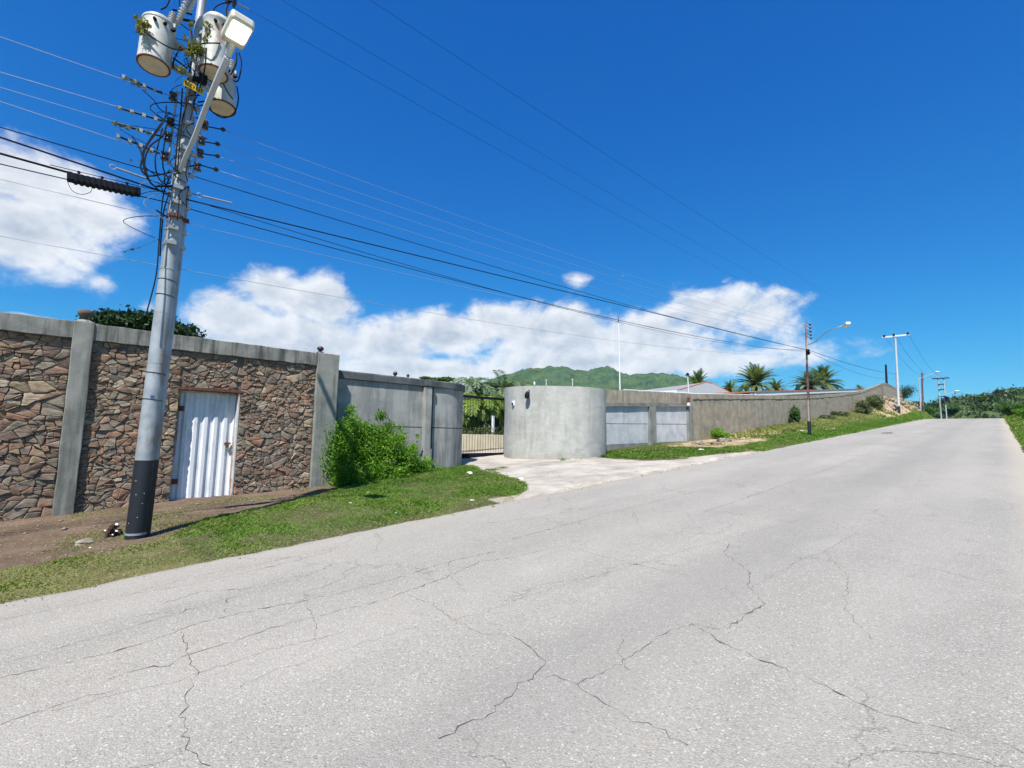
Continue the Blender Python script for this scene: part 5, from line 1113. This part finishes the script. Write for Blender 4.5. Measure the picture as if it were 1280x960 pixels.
def palm(label, c_, ztop, L, n, mat_, seed, droop=1.0, group=None, leaf=.40, nl=26, rise=.9, th=.16, cat='palm', w=.035, name='palm_tree'):
    base = Vector(c_); t_ = thing(name, label, cat, tuple(base), group); q = random.Random(seed); vs = []; fs = []; stems = MB()
    top_ = Vector((base.x, base.y, ztop))
    for i in range(n):
        a = 2*math.pi*(i*.618034 % 1)+q.uniform(-.15, .15); el = q.uniform(-.1, 1.0)*rise+.25*q.random(); l = L*q.uniform(.75, 1.1); d = Vector((math.cos(a), math.sin(a), 0)); side = Vector((-d.y, d.x, 0)); P = []
        p = top_.copy(); e = el*1.25; st = l/10
        for k_ in range(11): P.append(p.copy()); p = p+(d*math.cos(e)+Vector((0, 0, math.sin(e))))*st; e -= .19*droop*(1+.3*q.random())
        stems.tube(P, [th*.13*(1-.08*j) for j in range(11)], 4, False)
        for j in range(nl):
            f = .12+.88*j/nl; x_ = f*10; i0 = min(9, int(x_)); o = P[i0].lerp(P[i0+1], x_-i0); t = (P[i0+1]-P[i0]).normalized(); up = side.cross(t)*-1
            ll = leaf*l/2*(math.sin(math.pi*min(1, f*.85+.12))**.6)*q.uniform(.8, 1.1)
            for s_ in (-1, 1):
                dd = (side*s_*1.0+t*.75+Vector((0, 0, .25 if up.z > 0 else .1))+Vector((q.uniform(-.15, .15), q.uniform(-.15, .15), q.uniform(-.25, .1)))).normalized(); tip = o+dd*ll+Vector((0, 0, -ll*.18*droop)); wv = t*w*l/2
                b0 = len(vs); vs += [tuple(o-wv*.6), tuple(o+dd*ll*.5-wv+Vector((0, 0, .01))), tuple(tip), tuple(o+dd*ll*.5+wv)]; fs.append((b0, b0+1, b0+2, b0+3))
    np_mesh('fronds', np.array(vs), np.array(fs), mat_, parent=t_); stems.build('frond_stems', mat_, t_)
    b = MB(); k = 10; b.tube([base.lerp(top_, j/k)+Vector((.03*math.sin(j), .03*math.cos(j*1.7), 0)) for j in range(k+1)], [th*(1.15+.12*(j % 2)-.03*j) for j in range(k+1)], 9); b.build('trunk', M['bark'], t_)
    return t_
def gp(px, py, Y): p = at_y(px, py, Y); return p
# bush against the grey wall
cl = []
for (px, py, Y, r) in [(428, 548, 10.0, .42), (426, 575, 9.9, .45), (440, 530, 10.05, .25), (438, 512, 10.12, .14), (455, 560, 9.85, .45), (470, 545, 10.0, .32), (476, 520, 10.1, .16), (486, 536, 10.1, .20), (490, 560, 9.9, .38), (508, 572, 9.9, .36), (500, 548, 10.05, .2), (470, 590, 9.6, .40), (440, 598, 9.6, .36), (500, 596, 9.6, .30), (522, 586, 9.85, .26), (536, 597, 9.8, .20), (516, 562, 10.1, .16), (552, 600, 9.7, .16), (522, 545, 10.15, .07), (460, 552, 9.95, .42), (452, 540, 10.05, .28), (478, 560, 9.85, .40), (515, 578, 9.85, .3), (530, 585, 9.85, .26), (427, 602, 9.75, .3), (535, 578, 10.0, .14), (548, 590, 9.9, .16), (500, 534, 10.12, .08), (563, 597, 9.8, .13)]:
    p = at_y(px, py, Y); cl.append((p, (r, r*.7, r)))
c0 = at_y(470, 600, 9.9); shrub('bush', 'sprawling bright green bush growing against the grey plastered wall', 'bush', (c0[0], 9.95, GZ(c0[0], 9.95)), (1, 1, 1), 24000, .054, M['leaf'], 31, clumps=cl, trunk=.012, up=.5)
# shoots sticking out
# trees behind the stone wall and the gate
p = at_y(128, 412, 21); tree('wide dark evergreen tree showing above the stone wall behind the pole', (at_y(176, 415, 21)[0], 21, .3), at_y(176, 414, 21)[2], (1.75, 1.5, .85), 26000, .15, M['leafd'], 41, flat=.8, k=22)
X_ = at_y(147, 405, 21)[0]
tree('flat topped green tree just above the rounded grey wall corner', (at_y(545, 475, 26)[0], 26, .6), at_y(545, 475, 26)[2], (1.3, 1.3, .35), 5000, .14, M['leafm'], 42, k=9)
tree('bushy green tree between the gate palms and the flat topped tree', (at_y(580, 490, 27)[0], 27, .6), at_y(582, 490, 27)[2], (2.2, 1.6, .8), 7000, .17, M['leafm'], 43, k=14)
tree('dense green tree filling the back of the garden behind the gate', (at_y(612, 505, 30)[0], 30, .8), at_y(610, 500, 30)[2], (2.6, 1.8, 1.3), 9000, .18, M['leafm'], 44, k=16)
PG = 'palms in the garden behind the gate'
palm('silver green palm nearest the left gate post', (at_y(592, 520, 19.5)[0], 19.5, .7), at_y(590, 488, 19.5)[2], 2.2, 24, M['palmg'], 51, 1.1, PG, leaf=.5, w=.05, th=.1)
palm('large grey green palm beside the pale round wall', (at_y(629, 515, 19)[0], 19, .7), at_y(629, 496, 19)[2], 2.6, 46, M['palmg'], 52, .8, PG, leaf=.42, w=.035, th=.14)
palm('yellow green feather palm low behind the gate bars', (at_y(602, 530, 17.5)[0], 17.5, .7), at_y(600, 508, 17.5)[2], 1.8, 34, M['areca'], 53, 1.1, PG, leaf=.5, w=.06, th=.07)
palm('small yellow palm in the middle of the gate opening', (at_y(613, 530, 18.5)[0], 18.5, .7), at_y(613, 512, 18.5)[2], 1.6, 30, M['areca'], 54, 1.2, PG, leaf=.5, w=.06, th=.07)
palm('leafy palm clump at the left edge of the gate opening', (at_y(583, 535, 18)[0], 18, .7), at_y(583, 515, 18)[2], 1.6, 30, M['areca'], 55, 1.2, PG, leaf=.5, w=.06, th=.07)
hx0, hx1 = at_y(572, 545, 16.3)[0]-.5, at_y(634, 545, 16.3)[0]+1.5
cl = [((x, 16.5+.3*math.sin(x*3), 1.35+.12*math.sin(x*5)), (.4, .45, .33)) for x in np.arange(hx0, hx1, .35)]
shrub('hedge', 'low brownish green hedge above the cream garden wall', 'hedge', ((hx0+hx1)/2, 16.5, .8), (1, 1, 1), 7000, .09, M['scrub'], 61, clumps=cl, trunk=.015)
cl = [((x, 34+1.5*math.sin(x*1.3), 1.6+.5*math.sin(x*.9)), (1.6, 1.5, 1.4)) for x in np.arange(12, 44, 1.8)]
shrub('shrubbery', 'long belt of green shrubs at the back of the walled garden', 'shrubs', (28, 34, .8), (1, 1, 1), 12000, .22, M['leafm'], 62, clumps=cl, trunk=.04)
# date palms behind the long wall
DP = 'date palms above the long wall'
for i, (px, py, Y, L, n, droop, lab, mm) in enumerate([
    (873, 479, 30, 1.6, 30, .7, 'small date palm left of the grey hipped roof', 'palm'), (912, 485, 27, 1.0, 22, .9, 'little palm just right of the grey hipped roof', 'palm'),
    (944, 477, 25, 2.2, 46, .75, 'bushy date palm in full view left of the rusty pole', 'palm'), (970, 485, 27, 1.5, 30, .9, 'lower date palm between the bushy one and the rusty pole', 'palm'),
    (1011, 482, 26, 2.7, 46, .95, 'wide drooping date palm behind the rusty pole', 'palmg'), (1029, 477, 27, 3.0, 54, .8, 'tallest date palm right of the rusty pole', 'palm'), (1075, 487, 30, 1.6, 26, .9, 'sparse small palm near the wall peak', 'palm'), (932, 489, 24, 1.0, 20, .9, 'low palm tuft at the left foot of the bushy date palm', 'palm')]):
    p = at_y(px, py, Y); palm(lab, (p[0], Y, GZ(p[0], Y)), p[2]-.25*L, L*1.6, int(n*2.1), M[mm], 70+i, droop*.62, DP, leaf=.27, w=.055, th=.25, nl=28, rise=1.25)
# bushes on the embankment
def eb(px, py, Y, size, n, leaf, mm, seed, lab, name='bush', cat='bush', group=None):
    p = at_y(px, py, Y); return shrub(name, lab, cat, (p[0], Y, GZ(p[0], Y)), size, n, leaf, M[mm], seed, group, k=8)
eb(996, 528, 9.6, (.55, .4, 1.25), 2600, .11, 'leafm', 81, 'upright green bush against the long wall beside the rusty pole')
eb(900, 545, 9.4, (.75, .45, .55), 2600, .07, 'leaf', 82, 'low leafy weed patch at the foot of the long wall')
eb(989, 530, 9.75, (.22, .2, .9), 700, .10, 'leafd', 83, 'dark dried plant clinging to the long wall')
for i, (px, Y, sz, lab, mm) in enumerate([(1077, 9.2, (2.2, 1.2, 1.3), 'grey green shrub where the embankment steepens', 'scrub'), (1095, 9.3, (1.8, 1.2, 1.6), 'shrub below the wall peak', 'scrub'), (1112, 11, (3.0, 1.6, 1.3), 'dry shrub on the mound right of the peak', 'scrub'), (1130, 10.0, (4.5, 2, 2.6), 'dark green bush on the mound behind the crossarm pole', 'leafd'), (1138, 11, (3.5, 1.6, 1.7), 'green bush at the right end of the mound', 'leafm'), (1146, 9.6, (3, 1.2, 1.0), 'low bush where the mound meets the crest', 'scrub'), (1050, 9.5, (1.6, .7, .6), 'long weed tuft along the upper wall foot', 'scrub'), (1034, 9.5, (1.4, .6, .5), 'short weed tuft along the wall foot', 'scrub')]):
    p = at_y(px, 510, Y); shrub('bush', lab, 'bush', (p[0], Y, GZ(p[0], Y)), sz, 3200, .16, M[mm], 90+i, 'bushes on the embankment', k=9)
def rock(name, label, cat, c_, size, mat_, seed, group=None):
    q = random.Random(seed); bm = bmesh.new(); bmesh.ops.create_icosphere(bm, subdivisions=3, radius=1)
    for v in bm.verts:
        n_ = math.sin(v.co.x*3+seed)*.14+math.sin(v.co.y*4.3+seed*2)*.12+math.sin(v.co.z*5+v.co.x*3)*.09; v.co *= 1+n_+q.uniform(-.02, .02); v.co.x *= size[0]; v.co.y *= size[1]; v.co.z *= size[2]
    me = bpy.data.meshes.new(name); bm.to_mesh(me); bm.free(); me.materials.append(mat_); o = bpy.data.objects.new(name, me); COL.objects.link(o); o.location = c_; o.rotation_euler.z = q.uniform(0, 3); me.polygons.foreach_set('use_smooth', [True]*len(me.polygons)); me.set_sharp_from_angle(angle=rad(35))
    return tag(o, label, cat, group)
g_ = random.Random(41)
ico = bmesh.new(); bmesh.ops.create_icosphere(ico, subdivisions=2, radius=1); iv = [v.co.copy() for v in ico.verts]; if_ = [tuple(v.index for v in f.verts) for f in ico.faces]; ico.free(); b = MB()
for i in range(150):
    xx = g_.uniform(66, 108); yy_ = g_.uniform(8.3, 13.5); s_ = g_.uniform(.08, .55); zz_ = GZ(xx, yy_)
    b.add([(xx+v.x*s_*1.3*(1+.2*math.sin(v.y*5+i)), yy_+v.y*s_, zz_+.1+v.z*s_*.7*(1+.2*math.sin(v.x*6+i))) for v in iv], if_)
tag(b.build('rubble_field', M['rock2']), kind='stuff')
# bushes beyond the crest and right bank
g_ = random.Random(4)
far_labels = [(1187, 506, 'round dark tree on the skyline of the far hill', 'leafd', 240, (4.2, 3.5, 4.0)), (1172, 514, 'dark tree at the foot of the far hill beside the twin poles', 'leafd', 220, (6, 4, 4.2)), (1192, 513, 'green tree at the foot of the far hill', 'leafm', 215, (6, 4, 3.0)), (1158, 516, 'pale green bush left of the twin poles', 'leafm', 150, (4, 3, 2.2)), (1262, 513, 'green bush on the right bank near the crest', 'leafm', 75, (1.6, 1.4, 1.5)), (1275, 510, 'bright bush at the right edge of the picture', 'leafm', 62, (1.5, 1.2, 1.2)), (1285, 516, 'low bush on the right bank', 'leaf', 50, (1.2, 1.0, .8))]
for i, (px, py, lab, mm, X0, sz) in enumerate(far_labels):
    p = at_x(px, py, X0); z = min(p[2]-sz[2]*.35, 99); g0_ = GZ(p[0], p[1]); zz_ = z if X0 > 140 else g0_
    shrub('bush' if 'bush' in lab else 'tree', lab, 'bush' if 'bush' in lab else 'tree', (p[0], p[1], zz_), sz, 3500, .13*X0/75+.05, M[mm], 110+i, None, k=8, trunk=.06)
# scrub covering the near hill
hm = hl.data; co = np.zeros(len(hm.vertices)*3); hm.vertices.foreach_get('co', co); co = co.reshape(-1, 3); g_ = np.random.default_rng(9); k = g_.choice(len(co), 2600); cc = co[k]+g_.normal(size=(len(k), 3))*[2.0, 2.0, .3]
rr = g_.uniform(.7, 2.0, (len(k), 1)); pts = np.repeat(cc, 26, 0)+g_.normal(size=(len(k)*26, 3))*np.repeat(rr, 26, 0)*[.6, .6, .42]+[0, 0, .5]
tag(leaves('hill_scrub', pts, 1.0, leafmat('hill_scrub_leaf', (.03, .06, .02), (.085, .12, .04), .15), None, 12), kind='stuff')

# ------------------------------------------------------------------ grass
def grass(name, x0, x1, y0, y1, n, h, w, seed, cond, lean=.5):
    g_ = np.random.default_rng(seed); x = g_.uniform(x0, x1, n); y = g_.uniform(y0, y1, n); g, dry, pale, dr = zones(x, y); keep, col, hs = cond(x, y, g, dry, pale, dr, g_)
    x, y, col, hs = x[keep], y[keep], col[keep], hs[keep]; n = len(x); z = hz(x, y)-.006; a = g_.uniform(0, 6.28, n); L = h*hs*g_.uniform(.45, 1.25, n); ww = w*g_.uniform(.6, 1.3, n)
    dx_, dy_ = np.cos(a), np.sin(a); ln = lean*g_.uniform(.2, 1.5, n); B0 = np.stack([x, y, z], 1); s_ = np.stack([-dy_, dx_, 0*x], 1)*ww[:, None]*.5; d = np.stack([dx_*ln, dy_*ln, 1-ln*.3], 1)*L[:, None]
    V = np.stack([B0-s_, B0+s_, B0+d*.6+s_*.6+np.array([0, 0, .0]), B0+d+np.stack([dx_, dy_, -.6+0*x], 1)*(L*ln*.45)[:, None]], 1).reshape(-1, 3)
    return tag(np_mesh(name, V, np.arange(4*n).reshape(n, 4), M['grass'], np.repeat(col, 4, 0)), kind='stuff')
GCOL = np.array([.085, .20, .018]); GLT = np.array([.19, .31, .04]); DCOL = np.array([.36, .32, .13]); BR = np.array([.20, .13, .08])
def condn(x, y, g, dry, pale, dr, g_):
    patch = vnoise(x, y, .7, 61); p2 = vnoise(x, y, 2.2, 62); bare = vnoise(x, y, .45, 63)
    dens = np.where(g > .5, .18+1.1*ss(bare, .30, .55), 0); left = (x < 1.5)&(g > .5); dens = np.where(left, .62*ss(bare, .3, .62)+.15, dens)
    soil_ = (g <= .5)&~dr&(y > 5.7); dens = np.where(soil_, .30*ss(patch, .46, .72)+.03, dens); dens = np.where(dr&(y > 5.9), .9*ss(vnoise(x*.6, y*2.0, 1.1, 65), .70, .76), dens)
    dens = np.where((y < 5.95)&(x < 5.2), .55+.4*ss(patch, .35, .6), dens)
    keep = g_.uniform(0, 1, len(x)) < dens; ov = (y < 5.56+wob(x, 31)+.12*(bare-.5)); keep &= ~ov
    keep &= ~((x > 4.1)&(y > YG-.06)&(x < 8.9)&(y < 12)) & ~(((x-DC[0])**2+(y-DC[1])**2) < (DR+.02)**2) & (y < np.where((x < 4.5)|(x > 13.6), np.where(x < 4.5, YW-.06, YP-.05), 14)) & ~((x > 8.7)&(x < 12)&(y > 11.3))
    t = np.clip(p2*.9+.5*(patch-.5)+g_.normal(0, .16, len(x)), 0, 1)[:, None]; col = GCOL*(1-t)+GLT*t; dd = np.clip(.14+.35*ss(vnoise(x, y, 1.0, 68), .48, .7)+.6*(dry > .3)+.5*(x < .6)*(y > 5.5)+.6*(1-ss(y, 5.6, 5.95))*(x < 8)+.5*soil_, 0, .95)
    m_ = (g_.uniform(0, 1, len(x)) < dd)[:, None]; dc = np.where(g_.uniform(0, 1, (len(x), 1)) < .75, DCOL, BR); col = np.where(m_, dc*.5+col*.5, col)
    hs = .55+.9*ss(patch, .35, .8)+.7*ss(y, 8.2, 10)*(x > 4.6)*(x < 8.8); hs = np.where(soil_, hs*.6, hs); hs = np.where(y < 5.8, hs*.8, hs); hs = np.where(g2mask(x, y), 1.25, hs); return keep, col, hs
def g2mask(x, y): return inpoly(x, y, GREEN2)
grass('grass', -3.2, 9.5, 5.50, 12.0, 430000, .050, .0070, 5, condn)
grass('grass', 9.4, 24, 5.6, 11.4, 190000, .085, .014, 6, condn)
def condf(x, y, g, dry, pale, dr, g_):
    p = vnoise(x, y, 3.5, 71); patch = vnoise(x, y, 1.2, 72); keep = g_.uniform(0, 1, len(x)) < np.where(pale > .5, .07, np.where(dr, 0, .8))*(1-.7*ss(x, 64, 70)*(1-ss(x, 112, 120))*ss(y, 7.4, 8.4)); keep &= (y < YP-.05)|(x > 92); keep &= ~((y > -.5)&(y < 5.68))
    t = np.clip(p+g_.normal(0, .2, len(x)), 0, 1)[:, None]; col = GCOL*(1-t)+GLT*t; f = (np.clip(ss(y, 7.0, 8.8)*.85*(.5+p), 0, .92)+.25*(y < 0)); col = np.where((g_.uniform(0, 1, len(x)) < f)[:, None], DCOL*.75+col*.25, col)
    hs = .7+.9*ss(y, 7.2, 9.5)+.8*ss(patch, .5, .8)*ss(y, 7, 9); return keep, col, hs
grass('grass', 24, 60, 5.65, 10.1, 150000, .14, .035, 7, condf)
grass('grass', 58, 125, 5.65, 18, 70000, .28, .09, 8, condf)
grass('grass', 8, 40, -5, -.50, 90000, .13, .02, 9, condf)
grass('grass', 38, 110, -11, -.55, 60000, .32, .09, 10, condf)

# ------------------------------------------------------------------ small things on the ground
def gpos(px, py, dz=0): x, y = on_road(px, py); return (x, y, GZ(x, y)+dz)
rock('rock', 'flat pale stone lying in the dirt left of the pole foot', 'rock', gpos(105, 680, .01), (.12, .09, .045), M['rock'], 1)
for i, (px, py, sz, lab) in enumerate([(872, 556, (.22, .18, .14), 'dark rubble stone at the foot of the end pillar'), (878, 557, (.18, .14, .12), 'reddish rubble lump beside the end pillar'), (905, 553, (.5, .28, .16), 'pale rubble mound at the start of the long wall'), (894, 556, (.35, .2, .10), 'low pale stone beside the rubble mound')]): rock('rubble', lab, 'rubble', gpos(px, py, .02), sz, M['rock2'], 10+i, 'rubble at the pillar')
p = gpos(140, 671); t_ = thing('charred_stump', 'dark reddish burnt stump with pale bits beside the pole foot', 'stump', p)
q = random.Random(8)
for i in range(16):
    a = q.uniform(0, 6.28); r0 = q.uniform(.0, .075); z_ = q.uniform(.0, .13)*(1-r0*5); b = MB(); A = Vector(p)+Vector((math.cos(a)*r0, math.sin(a)*r0, z_)); d_ = Vector((q.uniform(-1, 1), q.uniform(-1, 1), q.uniform(-.5, .9))).normalized()*q.uniform(.03, .06); b.tube([A-d_, A+Vector((0, 0, .01)), A+d_], [.014, .032, .010], 6); b.build('charred_piece', M['char'], t_)
for dx_, dz_, w_ in ((.03, .15, .022), (.035, .07, .018), (-.075, .09, .014), (.0, .03, .012)): b = MB(); b.lathe([(w_*.4, -w_*.4), (w_, 0), (w_*.5, w_*.5)], Vector(p)+Vector((dx_, -.06, dz_)), 7, (.3, -.4, 1)); b.build('pale_chip', M['litter'], t_)
lit = [((590, 627), 'crumpled scrap of white litter at the road side of the grass'), ((241, 655), 'tiny white scrap on the dirt between pole and door'), ((187, 641), 'white chip beside the black pole foot'), ((193, 665), 'small pale scrap right of the pole foot'), ((651, 601), 'white crumpled bag at the tip of the grass verge'), ((587, 592), 'flat pale slab of paper at the foot of the rounded wall'), ((461, 617), 'white plastic bits below the bush'), ((466, 619), 'second white bit right beside the plastic below the bush'), ((877, 564), 'pale blue-white bag on the grass before the rubble'), ((814, 570), 'white scrap on the grass in front of the panel wall'), ((1002, 541), 'white bag on the verge left of the rusty pole'), ((113, 686), 'white chip in the dirt below the flat stone'), ((226, 637), 'pale chip by the door sill'), ((438, 632), 'white speck on the verge grass below the bush'), ((495, 643), 'white speck on the grass near the asphalt edge')]
for i, (pp_, lab) in enumerate(lit):
    q = random.Random(100+i); far_ = max(.35, on_road(*pp_)[0]*.11); s0 = .028*far_*3 if far_ > .35 else .022
    s0 = {4: .07, 5: .10, 8: .11, 10: .15}.get(i, s0*.7); rock('litter', lab, 'litter', gpos(*pp_, s0*.2), (s0, s0*.7, s0*.35), M['litter'], 30+i)
x, y = on_road(1110, 541.5); rock('road_stone', 'dark stone lying on the asphalt far up the road', 'rock', (x, y, float(r_(x))+.02), (.26, .16, .05), M['rock2'], 55)
# pebbles and leaf bits strewn over soil and driveway
g_ = np.random.default_rng(77); n = 5200; x = g_.uniform(-3, 20, n); y = g_.uniform(5.4, 11, n); g, dry, pale, dr = zones(x, y); k = ((g < .5)&(((y < YW-.1)&(x < 4.4))|(dr&((x-DC[0])**2+(y-DC[1])**2 > (DR+.1)**2)&(y < 11.5)&((x > 9)|(y < YG-.2))))) | ((y < 5.75)&(y > 5.45)); x, y = x[k], y[k]
s_ = g_.uniform(.004, .016, len(x))*(1+(g_.uniform(0, 1, len(x)) > .96)*1.6); zz_ = np.maximum(hz(x, y), np.where(y < 5.7, r_(x), -9)); V = []; oct_ = np.array([(1, 0, 0), (-1, 0, 0), (0, 1, 0), (0, -1, 0), (0, 0, .6), (0, 0, -.6)]); V = (np.stack([x, y, zz_+s_*.3], 1)[:, None]+oct_[None]*s_[:, None, None]*g_.uniform(.6, 1.3, (len(x), 6, 1))).reshape(-1, 3)
T_ = np.array([(0, 2, 4), (2, 1, 4), (1, 3, 4), (3, 0, 4), (2, 0, 5), (1, 2, 5), (3, 1, 5), (0, 3, 5)]); Fq = (np.arange(len(x))[:, None, None]*6+T_[None]).reshape(-1, 3); tag(np_mesh('pebbles', V, Fq, M['rock']), kind='stuff')
# ------------------------------------------------------------------ haze
b = MB(); b.bb(-260, 2300, -900, 2300, -16, 240)
hm_ = bpy.data.materials.new('haze_air'); hm_.use_nodes = True; hn = NT(hm_.node_tree); hm_.node_tree.nodes.clear()
pv = hn.new('ShaderNodeVolumePrincipled', {'Color': (.36, .70, 1.0, 1), 'Density': .00008, 'Anisotropy': .0}); hn.new('ShaderNodeOutputMaterial', {'Volume': pv.outputs[0]})
tag(b.build('haze', hm_), kind='stuff')
# TAIL
